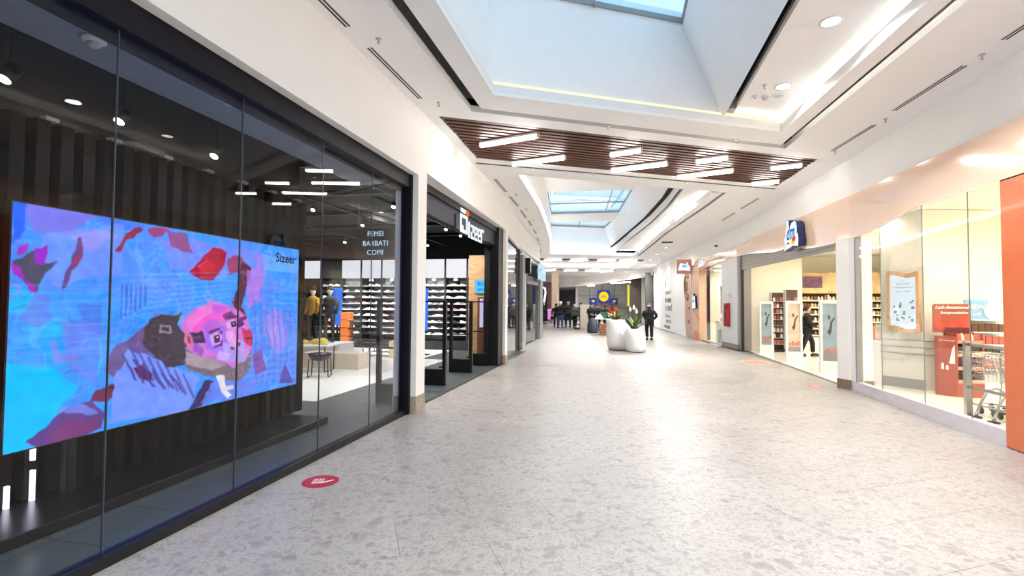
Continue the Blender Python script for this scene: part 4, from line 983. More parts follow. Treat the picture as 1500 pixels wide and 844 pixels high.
def smooth(L, n=4):
    o = []
    for i in range(len(L) - 1):
        p0, p1, p2, p3 = L[max(i - 1, 0)], L[i], L[i + 1], L[min(i + 2, len(L) - 1)]
        for k in range(n):
            t = k / n; o.append(tuple(.5 * ((2 * p1[j]) + (-p0[j] + p2[j]) * t + (2 * p0[j] - 5 * p1[j] + 4 * p2[j] - p3[j]) * t * t + (-p0[j] + 3 * p1[j] - 3 * p2[j] + p3[j]) * t ** 3) for j in (0, 1)))
    return o + [L[-1]]
lo = smooth(FB); hi_ = list(reversed(FT))
def ztop(y):
    for (a, za), (b, zb) in zip(hi_, hi_[1:]):
        if a <= y <= b: return za + (zb - za) * (y - a) / (b - a)
b = MB(); vs = []
for y, z in lo:
    x = wx(y) - .05; vs += [(x, y, z), (x, y, ztop(y)), (x + .05, y, z), (x + .05, y, ztop(y))]
fs = []
for i in range(len(lo) - 1):
    a, c = 4 * i, 4 * i + 4; fs += [(a, c, c + 1, a + 1), (a + 2, a + 3, c + 3, c + 2), (a, a + 2, c + 2, c), (a + 1, c + 1, c + 3, a + 3)]
fs += [(0, 1, 3, 2), (4 * len(lo) - 4, 4 * len(lo) - 2, 4 * len(lo) - 1, 4 * len(lo) - 3)]
b.add(vs, fs)
fas = tag(b.build('fascia_board', m_peach), 'long glossy peach fascia with a swooping lower edge over the drugstore', 'fascia')
ob = MB(); L_ = [(26.6, 3.40, 3.72), (25.4, 3.42, 3.70), (24.2, 3.47, 3.68), (23.0, 3.54, 3.66), (22.3, 3.58, 3.64), (21.4, 3.60, 3.63)]
for (y0_, a0, a1), (y1_, b0, b1) in zip(L_, L_[1:]): ob.prism([(wx(y0_) - .07, y0_, a0), (wx(y0_) - .07, y0_, a1), (wx(y1_) - .07, y1_, b1), (wx(y1_) - .07, y1_, b0)], (.015, 0, 0))
ob.build('orange_band', m_orange, fas)
tag(MB().box(0, .7, -1.0, 0, .012, 3.28).build('orange_pillar', m_orange, loc=(4.59, 7.2, 0), bevel=.004), 'big glossy orange pillar beside the trolleys at the frame edge', 'pillar')
tag(MB().box(0, .7, -1.0, 0, .012, 3.28).build('orange_pillar', m_orange, loc=(4.59, 6.198, 0), bevel=.004), 'glossy orange cladding panel adjoining the near orange pillar', 'pillar')
# shop window
win2 = struct(MB().box(4.60, 4.72, 7.2, 11.33, 0, .2).build('window_7', pm('lilac_plinth', (214, 206, 212), .5)))
JR = [7.2, 7.87, 8.92, 10.2, 11.06]
for k in range(4): MB().box(4.634, 4.646, JR[k] + .003, JR[k + 1] - .003, .2, 3.36).build('pane', m_glass, win2)
for y in JR[1:-1]: MB().box(4.634, 4.646, y - .003, y + .003, .2, 3.36).build('pane_joint', pm('pane_edge_pale', (178, 188, 180), .3), win2)
MB().box(4.60, 4.70, 11.06, 11.13, .2, 3.3).build('side_frame', m_grey, win2); MB().box(4.60, 4.75, 11.13, 11.34, .2, 3.3).build('side_board', m_white, win2)
# shell of the store
dmc = pm('store_cream', (250, 244, 226), .6, var=.01)
struct(MB().box(4.73, 17, 5.2, 24.4, -.02, .008).build('floor_store', pm('store_floor', (244, 240, 228), .2, var=.01)))
stc = struct(MB().box(4.66, 17, 5.2, 24.4, 3.72, 3.8).build('ceiling_store', dmc))
struct(MB().box(17, 17.2, 5, 24.6, 0, 3.8).build('wall_store_right', dmc)); struct(MB().box(4.7, 17, 5.0, 5.2, 0, 3.8).build('wall_store_front', dmc))
struct(MB().box(4.75, 6.75, 20.6, 20.8, 0, 3.72).build('wall_store_end', dmc)); struct(MB().box(6.75, 17, 22.2, 22.4, 0, 3.72).build('wall_store_back', dmc))
struct(MB().box(4.35, 17, 25.9, 26.0, 0, 3.8).build('wall_store_far', dmc)); struct(MB().box(4.0, 12, 22.4, 26, -.02, .008).build('floor_store_far', MATS['store_floor'])); MB().box(3.9, 17, 22.3, 26, 3.72, 3.8).build('far_panel', dmc, stc)
# ceiling lights of the store
def store_lamp(x, y, lab, grp, pw=17):
    t = thing('store_downlight', lab, 'downlight', (x, y, 3.72), 0, grp)
    MB().lathe([(.13, 0), (.13, -.02), (.10, -.025), (.095, -.005)], 18, caps=False).build('trim_ring', m_white, t, True); MB().lathe([(.096, -.012), (.096, -.006)], 18).build('lens', m_spot, t)
    area('downlight_beam', (0, 0, -.04), .2, pw, (1, .94, .81), (0, 0, 0), 'DISK', 2.8, t)
for kx, x in enumerate((5.5, 7.4, 9.6, 12)):
    for ky, y in enumerate((6.6, 8.4, 10.2, 12.2, 14.5, 16.8, 19.0)): store_lamp(x, y, 'round drugstore ceiling light, %s of the %s row in from the shop window' % (ORD[ky], ORD[kx]), 'ceiling lights in the drugstore', 9 if kx == 0 else 17)
store_lamp(5.2, 23.5, 'round ceiling light behind the far side window of the drugstore', None, 40); store_lamp(5.6, 25, 'round ceiling light at the end of the far side window', None, 45)
# grey partition and cream partition behind the window
pt = struct(MB().prism([(5.58, 12.28, .008), (6.06, 11.62, .008), (6.12, 11.66, .008), (5.64, 12.32, .008)], (0, 0, 3.70)).build('trim_partition', pm('partition_grey', (222, 222, 212), .4)))
MB().prism([(6.06, 11.62, .008), (8.05, 12.15, .008), (8.03, 12.22, .008), (6.04, 11.70, .008)], (0, 0, 3.70)).build('partition_panel', dmc, pt)
MB().prism([(5.57, 12.27, .008), (6.05, 11.61, .008), (6.06, 11.62, .008), (5.58, 12.28, .008)], (0, 0, .2)).build('skirting', m_grey, pt)
for z in (.72, .86, 1.0): MB().prism([(5.55, 12.275, z), (6.055, 11.59, z), (6.065, 11.60, z), (5.56, 12.285, z)], (0, 0, .012)).build('rail', m_grey, pt); MB().prism([(6.055, 11.59, z), (7.0, 11.84, z), (7.0, 11.86, z), (6.05, 11.61, z)], (0, 0, .012)).build('rail', m_grey, pt)
tag(MB().prism([(5.45, 12.35, 0), (5.58, 12.27, 0), (5.75, 12.9, 0), (5.6, 13.0, 0)], (0, 0, .92)).build('cash_desk', m_white, loc=(0, 0, .01)), 'white end of a cash desk left of the grey panel in the shop window', 'counter')
# poster in a wavy wooden frame
A_, B_ = Vector((5.66, 12.05, 0)), Vector((6.02, 11.56, 0)); dr = (B_ - A_).normalized(); nn = Vector((dr.y, -dr.x, 0))   # facing the hall
if nn.x > 0: nn = -nn
po = thing('framed_poster', 'pale poster with small print in a wavy light wood frame', 'poster', (*(A_ + nn * .07).xy, 0))
Rm = Matrix((dr, Vector((0, 0, 1)), nn * 1)).transposed().to_4x4()
po.matrix_world = Matrix.Translation(A_ + nn * .10) @ Rm     # local x along the panel, y up, z out
PW, m_fw = .60, wood('ash_wood', (198, 156, 118), (220, 182, 144), .5, (3, 3, 8))
wv = lambda x: .035 * sin((x / PW) * 2 * pi + .4)
top = [(x, 2.43 + wv(x)) for x in np.linspace(0, PW, 17)]; bot = [(x, 1.19 + wv(x)) for x in np.linspace(0, PW, 17)]
itop = [(x, 2.34 + wv(x)) for x in np.linspace(.055, PW - .055, 17)]; ibot = [(x, 1.28 + wv(x)) for x in np.linspace(.055, PW - .055, 17)]
def band(L0, L1, z0, z1, mat, name, parent):
    b = MB(); n = len(L0); v = [(*p, z1) for p in L0] + [(*p, z1) for p in L1] + [(*p, z0) for p in L0] + [(*p, z0) for p in L1]
    for k in range(n - 1): b.f += [(k, k + 1, n + k + 1, n + k), (2 * n + k, 3 * n + k, 3 * n + k + 1, 2 * n + k + 1), (k, 2 * n + k, 2 * n + k + 1, k + 1), (n + k, n + k + 1, 3 * n + k + 1, 3 * n + k)]
    b.f += [(0, n, 3 * n, 2 * n), (n - 1, 3 * n - 1, 4 * n - 1, 2 * n - 1)]
    b.v = v; b.mi = [0] * len(b.f); return b.build(name, mat, parent)
band(itop, top, -.06, .05, m_fw, 'frame_top', po); band(bot, ibot, -.06, .05, m_fw, 'frame_bottom', po)
for s0, s1 in ((0, .055), (PW - .055, PW)):
    band([(s0, 1.22), (s1, 1.22)], [(s0, 2.41), (s1, 2.41)], -.06, .048, m_fw, 'frame_side', po)
band(ibot, itop, -.01, .01, em('poster_face', (232, 241, 246), .6), 'sheet', po)
m_ink = pm('ink_grey', (138, 156, 166), .8)
for k, (tx, z, s) in enumerate([('nou', 2.25, .035), ('BUN VENIT', 2.18, .05), ('in magazinul tau', 2.11, .055), ('pret  si  calitate', 2.03, .045)]): text('lettering', tx, s, m_ink, (PW / 2, z, .013), (1, 0, 0), (0, 1, 0), po, ext=.0005)
rp_ = random.Random(4)
b = MB()
for k in range(16):
    x, z = .1 + rp_.random() * .38, 1.36 + rp_.random() * .52; b.box(x, x + rp_.uniform(.02, .06), z, z + rp_.uniform(.02, .07), .0125, .0135)
b.build('small_pictures', m_ink, po)
# goods
PROD = []
for k, c in enumerate([(236, 226, 200), (214, 176, 120), (246, 240, 226), (120, 84, 60), (190, 140, 96), (80, 74, 70), (224, 204, 150), (204, 110, 100)]):
    m = pm('pack_%d' % k, c, .5)
    PROD.append(MB().box(-.05, .05, -.04, .04, 0, .15).mesh('pack', m) if k % 2 else MB().lathe([(.04, 0), (.045, .02), (.045, .11), (.02, .13), (.02, .16)], 10).mesh('bottle', m))
# long wall of shelves
sh_root = []
nn_ = 0
for k in range(5):
    x = 7.35 + k * 1.0
    t = thing('store_shelf', 'cream store shelf bay with picture header, %s from the entrance gates' % ordn[k], 'shelf', (x, 21.4, .008), 0, 'shelf bays along the drugstore back')
    MB().box(-.5, .5, .1, .14, 0, 3.0).build('back_panel', pm('shelf_shadow', (112, 84, 58), .7), t)  # plain brown back panel behind the goods
    MB().box(-.5, .5, -.35, .1, 0, .5).build('plinth', dmc, t)
    for s in (-.49, .49): MB().box(s - .012, s + .012, -.25, .1, .5, 2.15).build('upright', dmc, t)
    for r in range(6): MB().box(-.49, .49, -.33, .1, .55 + r * .27, .575 + r * .27).build('shelf', m_white, t); MB().box(-.49, .49, -.34, -.33, .54 + r * .27, .585 + r * .27).build('price_rail', pm('price_rail', (240, 236, 220), .4), t)
    MB().box(-.5, .5, -.20, .1, 2.2, 3.0).build('header', pm('header_picture', (226, 188, 138), .5, var=.3, scale=2.4), t)
    for r in range(6):
        for q in range(8):
            c = rnd.choice([0, 2, 2, 6, 1, 4, 0, 3]); o = obj('product', PROD[c]); o.location = (x - .43 + q * .12, 21.4 - .2, .008 + .576 + r * .27); o.rotation_euler = (0, 0, rnd.uniform(-.2, .2))
            tag(o, ['cream round bottle', 'tan carton', 'white round bottle', 'brown carton', 'amber round bottle', 'dark carton', 'straw yellow round bottle', 'rose carton'][c] + ', %s along %s shelf up, %s long bay from the gates' % (ORD[q], ORD[r], ORD[k]), 'product', ['cream bottles', 'tan cartons', 'white bottles', 'brown cartons', 'amber bottles', 'dark cartons', 'straw bottles', 'rose cartons'][c] + ' on the long shelves'); nn_ += 1
MB().box(-.35, .35, -.012, -.01, 0, .45).build('dark_picture', pm('plum', (120, 84, 110), .6, var=.4, scale=6), None, loc=(7.3, 21.19, 2.42)); tag(bpy.data.objects['dark_picture'], 'plum coloured picture plate on the first shelf header', 'picture')
low_box('shelf_end', 'white end panel at the side of the long drugstore shelves', 'panel', 6.72, 6.83, 20.85, 21.5, 3.0, m_white)
# spinner rack of goods
def rack(x, y, lab, w, h, grp, seed):
    t = thing('spinner_rack', lab, 'display rack', (x, y, .008)); r = random.Random(seed)
    MB().box(-w, w, .05, .09, .1, h).build('back_panel', pm('rack_dark', (92, 70, 62), .6), t); MB().box(-w - .03, w + .03, -.18, .18, 0, .1).build('base', m_dark, t); MB().box(-w - .02, -w, -.12, .1, .1, h).build('side', m_lgrey, t)
    for k in range(8): MB().box(-w, w, -.14, .05, .28 + k * .225, .295 + k * .225).build('shelf', m_lgrey, t)
    for k in range(8):
        for q in range(3):
            c = r.choice([7, 5, 0, 7, 3, 2]); o = obj('product', PROD[c if c % 2 else 5]) if c % 2 else obj('product', PROD[c]); o.location = (x - w + .1 + q * (2 * w - .2) / 2, y - .04, .008 + .296 + k * .225)
            tag(o, '%s %s on shelf %s up of the %s' % (('rose', 'middle', 'right')[q].replace('rose', 'left'), 'carton' if c % 2 else 'round pack', ORD[k], grp), 'product', ('cartons' if c % 2 else 'round packs') + ' on the ' + grp)
rack(5.72, 20.05, 'tall rack of coloured cards and packs between the first two gates', .22, 2.2, 'tall rack between the gates', 2)
rack(6.16, 19.9, 'second tall rack of packs half hidden by the middle gate', .22, 2.3, 'second rack by the middle gate', 5)
# gates with posters
def dm_gate(x, y, lab, w=.46, h=1.86):
    t = thing('store_gate', lab, 'security gate', (x, y, .008), 0, 'white poster gates at the drugstore'); hw = w / 2
    b = MB()
    for s in (-1, 1): b.box(s * (hw - .03) - .03, s * (hw - .03) + .03, -.05, .05, .28, h - .092)
    b.box(-hw, hw, -.05, .05, h - .09, h); b.build('frame', m_white, t, bevel=.006)
    MB().box(-hw - .01, hw + .01, -.07, .07, 0, .30).build('base', m_white, t, bevel=.006)
    ps = MB().box(-hw + .06, hw - .06, -.02, .02, .30, h - .09).build('poster', pm('poster_ground' + str(int(y)), (150, 170, 182) if y > 18 or y < 15 else (226, 196, 176), .5, var=.25, scale=3), t)
    b = MB(); yy = -.022
    b.prism([(-.06, yy, 1.05), (-.02, yy, 1.1), (.02, yy, 1.3), (.10, yy, 1.42), (.13, yy, 1.40), (.06, yy, 1.28), (.04, yy, 1.05), (0, yy, .95)], (0, -.002, 0))
    b.prism([(-.02, yy, 1.34), (.02, yy, 1.40), (.0, yy, 1.48), (-.05, yy, 1.45)], (0, -.002, 0)); b.build('figure', pm('poster_dark', (84, 86, 92), .6, var=.2), ps)
    b = MB()
    for k in range(4): b.box(-.14 + k * .075, -.08 + k * .075, yy - .002, yy, .50, .58 + .05 * (k % 2))
    b.build('pictured_goods', pm('poster_pink', (206, 120, 110), .6), ps); MB().box(-hw + .07, hw - .07, yy - .002, yy, .32, .46).build('pictured_table', m_grey, ps)
dm_gate(5.13, 19.3, 'white gate with a blue grey poster, farthest in the drugstore entrance'); dm_gate(5.17, 16.55, 'white gate with a warm pinkish poster, middle of the drugstore entrance'); dm_gate(5.22, 14.05, 'white gate with a grey poster partly behind the white column')
# rolling shutter
rs = thing('rolling_shutter', 'half raised grey metal shutter over the drugstore entrance', 'shutter', (4.62, 11.75, 2.92))
for k in range(6):
    z = k * .13
    b = MB(); n = 5; L = 8.42; v = []
    for (dx, dz) in ((0, 0), (-.02, .03), (-.028, .065), (-.02, .10), (0, .128), (.02, .128), (.02, 0)): v += [(dx, 0, z + dz), (dx - .1, L, z + dz + .14)]
    b.add(v, [(2 * i, 2 * i + 1, (2 * i + 3) % 14, (2 * i + 2) % 14) for i in range(7)] + [tuple(range(0, 14, 2)), tuple(range(13, 0, -2))]); b.build('slat', pm('shutter_steel', (176, 174, 170), .35, .6), rs)
MB().box(-.04, .06, 0, .08, -2.9, .8).build('guide_rail', m_grey, rs); MB().box(-.14, -.04, 8.34, 8.42, -2.9, .9).build('guide_rail', m_dark, rs)
# light box sign 'dm'
ds = thing('lightbox_sign', 'cloud shaped white light box with blue letters dm over the entrance', 'sign', (4.32, 13.95, 3.17)); ds.scale = (.8, .78, .86)
prof = [(-.66, .0), (-.55, .22), (-.66, .30), (-.62, .42), (-.5, .46), (-.52, .60), (-.44, .66), (-.40, .66), (-.38, .88), (-.22, .92), (-.20, .72), (-.06, .70), (.12, .80), (.36, .82), (.50, .76), (.56, .60), (.56, .44), (.66, .40), (.70, .20), (.66, .04), (.45, .06), (.2, .10), (-.1, .06), (-.4, .04)]
prof = [(-p[0], p[1]) for p in prof]
MB().prism([(.0, p[0], p[1]) for p in prof], (.2, 0, 0)).build('box', pm('sign_navy', (26, 44, 96), .4), ds)
MB().prism([(-.012, p[0] * .985, p[1] * .985 + .007) for p in prof], (.012, 0, 0)).build('face', em('sign_face', (236, 246, 255), .56), ds)
text('lettering', 'dm', .62, em('sign_blue', (30, 110, 190), .5), (-.014, .02, .50), (0, -1, 0), (0, 0, 1), ds, shear=.2, bold=.012, ext=.002)
def swoosh(pts, mat, nm, z): MB().prism([(-.016 - z, y, zz) for y, zz in pts], (.002, 0, 0)).build(nm, mat, ds)
swoosh([(.52, .10), (.30, .26), (.08, .20), (.0, .17), (.2, .19), (.36, .18)], em('sign_red', (232, 60, 40), .5), 'red_swoosh', 0)
swoosh([(-.06, .17), (-.2, .30), (-.44, .33), (-.52, .30), (-.38, .16), (-.2, .12)], em('sign_yellow', (255, 206, 40), .52), 'yellow_swoosh', 0); swoosh([(-.12, .25), (-.3, .36), (-.5, .35), (-.40, .22), (-.24, .24)], MATS['sign_red'], 'red_swoosh', .002)
MB().box(.2, .32, -.1, .1, .3, .5).build('bracket', m_grey, ds)
# hanging letters reflected in the dark glass: sign on the store further back
el = thing('wall_sign', 'white lit letters on the wall opposite the video wall, out of frame', 'sign', (4.58, 4.4, 3.35))
text('lettering', 'ELEMENT', .42, m_sign, (-.02, 0, .25), (0, -1, 0), (0, 0, 1), el, bold=.01, ext=.01); MB().box(.0, .04, -1.2, 1.2, 0, .5).build('board', m_white, el)
# cardboard displays
m_red = pm('card_red', (172, 84, 64), .6, var=.06); m_dred = pm('card_maroon', (112, 44, 44), .6); m_rlab = pm('card_label', (226, 150, 130), .6)
cd = thing('cardboard_display', 'red cardboard product display with script header and stepped shelves', 'display stand', (6.2, 11.05, .008), .02)
MB().prism([(-.17, .10, 0), (.02, -.12, 0), (.02, .20, 0), (-.17, .20, 0)], (0, 0, 1.14)).build('side_panel', m_red, cd)
MB().box(.02, .46, -.12, .26, 0, .26).build('base', m_red, cd)
MB().box(.02, .46, .20, .26, .26, 1.3).build('back_panel', m_dred, cd)
MB().box(.44, .46, -.12, .26, .26, 1.2).build('side_wall', m_red, cd); MB().box(.02, .035, -.12, .26, .26, 1.2).build('side_wall', m_red, cd)
for k in range(4):
    MB().box(.03, .45, -.11, .2, .27 + k * .25, .29 + k * .25).build('shelf', m_red, cd); MB().box(.03, .45, -.125, -.11, .26 + k * .25, .32 + k * .25).build('price_strip', m_rlab, cd)
hdr = MB().prism([(-.17, .22, 1.2), (-.17, .22, 1.72), (-.14, .22, 1.76), (.42, .22, 1.76), (.46, .22, 1.72), (.46, .22, 1.2)], (0, .03, 0)).build('header', m_red, cd)
MB().prism([(-.15, .212, 1.24), (-.15, .212, 1.5), (.1, .212, 1.42), (.44, .212, 1.56), (.44, .212, 1.24)], (0, .006, 0)).build('header_picture', pm('header_red', (196, 74, 54), .5, var=.3), hdr)
m_wp = pm('print_white', (250, 240, 232), .6)
text('lettering', 'Lash-Sensational', .085, m_wp, (.14, .208, 1.69), (1, 0, 0), (0, 0, 1), hdr, shear=.3, bold=.002, ext=.001); text('lettering', 'kompromisslos', .075, m_wp, (.18, .208, 1.59), (1, 0, 0), (0, 0, 1), hdr, shear=.3, bold=.002, ext=.001)
sd = Vector((.19, -.22, 0)).normalized(); ns_ = Vector((-sd.y * -1, 0, 0))
n_side = Vector((sd.y, -sd.x, 0)).normalized()
text('lettering', 'Sensational', .055, m_wp, Vector((-.08, -.005, 1.06)) + n_side * .006, sd, (0, 0, 1), cd, shear=.3, ext=.001)
tq = [Vector((-.075, -.01, z)) + n_side * .004 for z in (0, 0)]
MB().prism([Vector((-.17, .10, 0)) + sd * a + Vector((0, 0, z)) + n_side * .004 for a, z in ((.17, .62), (.26, .62), (.26, .98), (.22, .9))], n_side * .002).build('pictured_dress', m_wp, cd)
for k in range(2): MB().prism([Vector((-.17, .10, 0)) + sd * a + Vector((0, 0, z)) + n_side * .004 for a, z in ((.05 + .07 * k, .5), (.09 + .07 * k, .5), (.09 + .07 * k, .62 - .04 * k), (.05 + .07 * k, .62 - .04 * k))], n_side * .002).build('pictured_bottle', m_wp, cd)
for r, n in ((3, 6), (2, 5)):
    for q in range(n):
        o = obj('product', PROD[[7, 0][q % 2] if r == 3 else 5]); o.location = (6.2 + .08 + q * (.38 / (n - 1)), 11.03, .008 + .291 + r * .25); tag(o, ('small %s on the top shelf of the red display' % ['cream bottle', 'rose carton'][q % 2 == 0] + ', %s along' % ORD[q]) if r == 3 else 'dark carton on the second shelf of the red display, %s along' % ORD[q], 'product', 'small packs on the red display')
# second display, blue header, and shelf with a purple header further back
c2 = thing('card_display_blue', 'white display stand with a pale blue header board beside the red display', 'display stand', (7.0, 11.45, .008))
MB().box(-.3, .3, .1, .16, 0, 1.55).build('back_panel', m_white, c2); MB().box(-.3, .3, -.2, .1, 0, .4).build('base', m_white, c2)
for k in range(5): MB().box(-.3, .3, -.2, .1, .48 + k * .24, .50 + k * .24).build('shelf', m_white, c2)
MB().box(-.3, .1, .06, .09, 1.45, 1.85).build('header', pm('sky_blue_card', (150, 192, 226), .6, var=.1), c2); text('lettering', 'NEW', .12, m_wp, (-.1, .055, 1.7), (1, 0, 0), (0, 0, 1), c2, bold=.003, ext=.001); text('lettering', 'soft', .1, m_wp, (-.1, .055, 1.56), (1, 0, 0), (0, 0, 1), c2, ext=.001)
MB().lathe([(.17, 0), (.17, .02)], 20).build('round_tag', m_white, c2); bpy.data.objects['round_tag'].matrix_local = Matrix.Translation((.18, .05, 1.62)) @ Matrix.Rotation(pi / 2, 4, 'X')
for r in range(4):
    for q in range(5):
        c = (7, 5, 7, 3)[r]; o = obj('product', PROD[c]); o.location = (6.78 + q * .11, 11.4, .008 + .501 + .24 * r); tag(o, ['rose carton on the lowest shelf of the blue topped display', 'dark carton on the second shelf of the blue topped display', 'rose carton on the third shelf of the blue topped display', 'brown carton on the top shelf of the blue topped display'][r] + ', %s along' % ORD[q], 'product', 'cartons on the blue topped display')
c3_ = thing('cosmetics_shelf', 'cosmetics shelf with a dark violet header reading TRY IT NEW', 'shelf', (8.15, 13.0, .008))
MB().box(-.6, .9, .1, .16, 0, 2.0).build('back_panel', m_white, c3_); MB().box(-.6, .9, -.1, .1, 1.82, 2.26).build('header', pm('violet_header', (70, 58, 92), .5, var=.3, scale=4), c3_); text('lettering', 'TRY IT NEW', .15, m_wp, (-.1, -.103, 1.93), (1, 0, 0), (0, 0, 1), c3_, bold=.003, ext=.001)
for k in range(7): MB().box(-.6, .9, -.2, .1, .3 + k * .22, .32 + k * .22).build('shelf', m_white, c3_)
MB().box(-.25, .0, -.22, -.2, 1.36, 1.72).build('price_card', pm('mint_card', (150, 210, 214), .6), c3_)
for r in range(6):
    for q in range(10):
        c = (5, 7, 5, 7, 0, 0)[r]; o = obj('product', PROD[c]); o.location = (7.65 + q * .14, 12.92, .008 + .321 + .22 * r); tag(o, ['dark carton', 'rose carton', 'dark carton', 'rose carton', 'cream bottle', 'cream bottle'][r] + ' on the cosmetics shelf, row %s from the floor, %s along' % (ordn[r], ORD[q]), 'product', 'goods on the cosmetics shelf')
# small products beside the post in the window
tg = thing('promo_stand', 'small stand with a coral card and a dark foot behind the window post', 'display stand', (6.35, 14.3, .008))
MB().box(-.25, .0, -.02, .02, .45, 1.2).build('coral_card', pm('coral', (238, 120, 110), .6), tg); MB().box(.0, .3, -.02, .02, .42, 1.25).build('picture_card', pm('card_grey', (196, 186, 176), .6, var=.3, scale=9), tg); MB().box(-.02, .02, -.02, .02, .05, .45).build('post', m_grey, tg); MB().box(-.2, .3, -.15, .15, 0, .05).build('foot', m_dark, tg)
tag(MB().box(-.06, .06, -.02, .02, 0, .1).build('card_reader', m_grey, loc=(5.35, 20.57, 1.1)), 'small grey device fixed on the cream wall beside the entrance', 'device')
# trolley rack: rails and stands
tr = thing('trolley_rack', 'steel rail rack that holds the shopping trolleys in the window', 'trolley rack', (5.28, 9.05, .008))
MB().box(-.035, .035, -.035, .035, 0, 1.16).build('post', m_steel, tr); MB().box(-.035, .035, -2.435, -2.365, 0, 1.16).build('post', m_steel, tr)
for z in (1.12, .46): MB().tube([(0, 0, z), (0, -2.4, z)], .026, 10).build('rail', m_steel, tr, True)
for k in range(5): MB().tube([(.04, -.10 - k * .36, .02), (.14, -.06 - k * .36, .24), (.24, -.04 - k * .36, .42), (.34, -.08 - k * .36, .46), (.42, -.16 - k * .36, .38)], .020, 8).build('brace', m_steel, tr, True); MB().box(-.0, .10, -.15 - k * .36, -.05 - k * .36, 0, .03).build('foot', m_dark, tr)
# shopping trolleys
def trolley():
    t = thing('shopping_trolley', '', 'shopping trolley', (0, 0, .008))
    # basket: tapered wire box, length along +y (front), handle at -y
    def corner(yy, z):   # half width and ends by height
        f = (z - .5) / .45; hw = .17 + .08 * f * (1 - (yy + .4) * .25); return hw
    b = MB()
    def P(s, yy, z): return (s * corner(yy, z), yy, z)
    def y0(z): return -.40 - .06 * (z - .5) / .45
    def y1(z): return .36 + .12 * (z - .5) / .45
    for z in (.5, .58, .66, .74, .82, .90, .95):
        r = .006 if z == .95 else .0028
        b.tube([P(-1, y0(z), z), P(-1, y1(z), z), P(1, y1(z), z), P(1, y0(z), z)], r, 4, closed=True)
    for k in range(13):
        f = k / 12
        for s in (-1, 1): b.tube([P(s, y0(.5) + f * (y1(.5) - y0(.5)), .5), P(s, y0(.95) + f * (y1(.95) - y0(.95)), .95)], .0028, 4)
        b.tube([P(-1, y0(.5) + f * (y1(.5) - y0(.5)), .5), P(1, y0(.5) + f * (y1(.5) - y0(.5)), .5)], .0028, 4)
    for k in range(7):
        f = -1 + k / 3
        for g in (y0, y1): b.tube([(f * corner(g(.5), .5), g(.5), .5), (f * corner(g(.95), .95), g(.95), .95)], .0028, 4)
    b.build('basket', m_chrome, t)
    b = MB()
    for s in (-1, 1): b.tube([(s * .24, -.52, 1.04), (s * .23, -.44, .95), (s * .20, -.40, .5), (s * .18, -.30, .14), (s * .16, .42, .12)], .012, 8)
    b.tube([(-.18, -.30, .14), (.18, -.30, .14)], .010, 8); b.tube([(-.16, .42, .12), (.16, .42, .12)], .010, 8); fr = b.build('frame', m_steel, t, True)
    MB().tube([(-.27, -.52, 1.04), (.27, -.52, 1.04)], .016, 10).build('handle', pm('handle_plastic', (205, 195, 190), .4), t, True)
    MB().box(-.16, .16, -.40, -.38, .58, .78).build('child_seat_flap', pm('flap_plastic', (190, 188, 184), .5), t)
    for s in (-1, 1):
        for yy in (-.30, .40): MB().tube([(s * .16 - .012, yy, .055), (s * .16 + .012, yy, .055)], .055, 14).build('wheel', m_dark, fr, True)
    return t
t0 = trolley(); LB = ['shopping trolley nearest the rack post in the window', 'second shopping trolley from the rack post, nested behind', 'third shopping trolley from the rack post, in the nested row', 'fourth shopping trolley from the rack post, in the nested row', 'fifth shopping trolley in the row, partly behind the orange pillar', 'last shopping trolley of the row, behind the near orange pillar']
for k in range(6):
    if k == 0: t0.location = (5.78, 9.22, .008); t0.rotation_euler = (0, 0, 0); t0['label'] = LB[0]; t0['group'] = 'shopping trolleys in the rack'
    else: dup(t0, (5.78, 9.22 - .29 * k, .008), 0, LB[k], 'shopping trolleys in the rack')
# wall with extinguisher and beyond
def on_wall(y, out): x = wx(y); return (x - out, y)
hx, hy = on_wall(21.5, .11)
ex = thing('extinguisher_box', 'red fire extinguisher box on the white wall past the entrance', 'fire extinguisher', (hx, hy, .86), radians(8))
MB().box(0, .10, -.22, .22, 0, .95).build('case', pm('fire_red', (196, 44, 44), .4), ex, bevel=.01); MB().box(-.004, 0, -.11, .18, .06, .86).build('window_plate', pm('fire_red_dark', (150, 30, 34), .25), ex); MB().box(-.01, 0, -.21, -.13, .74, .92).build('black_plate', m_black, ex)
tag(MB().box(-.01, 0, -.08, .08, 0, .16).build('small_notice', m_lgrey, loc=(hx + .09, hy - .2, 2.05)), 'tiny grey notice above the red extinguisher box', 'notice')
w3 = struct(MB().prism([(4.18, 22.32, .008), (3.86, 25.4, .008), (3.96, 25.4, .008), (4.28, 22.32, .008)], (0, 0, .06)).build('window_8', m_lgrey))
P, Qv = Vector((4.22, 22.34, 0)), Vector((3.9, 25.4, 0))
for k in range(2): MB().bar(P.lerp(Qv, k / 2 + .003) + Vector((0, 0, 1.85)), P.lerp(Qv, (k + 1) / 2 - .003) + Vector((0, 0, 1.85)), .012, 3.56).build('pane', m_glass, w3)
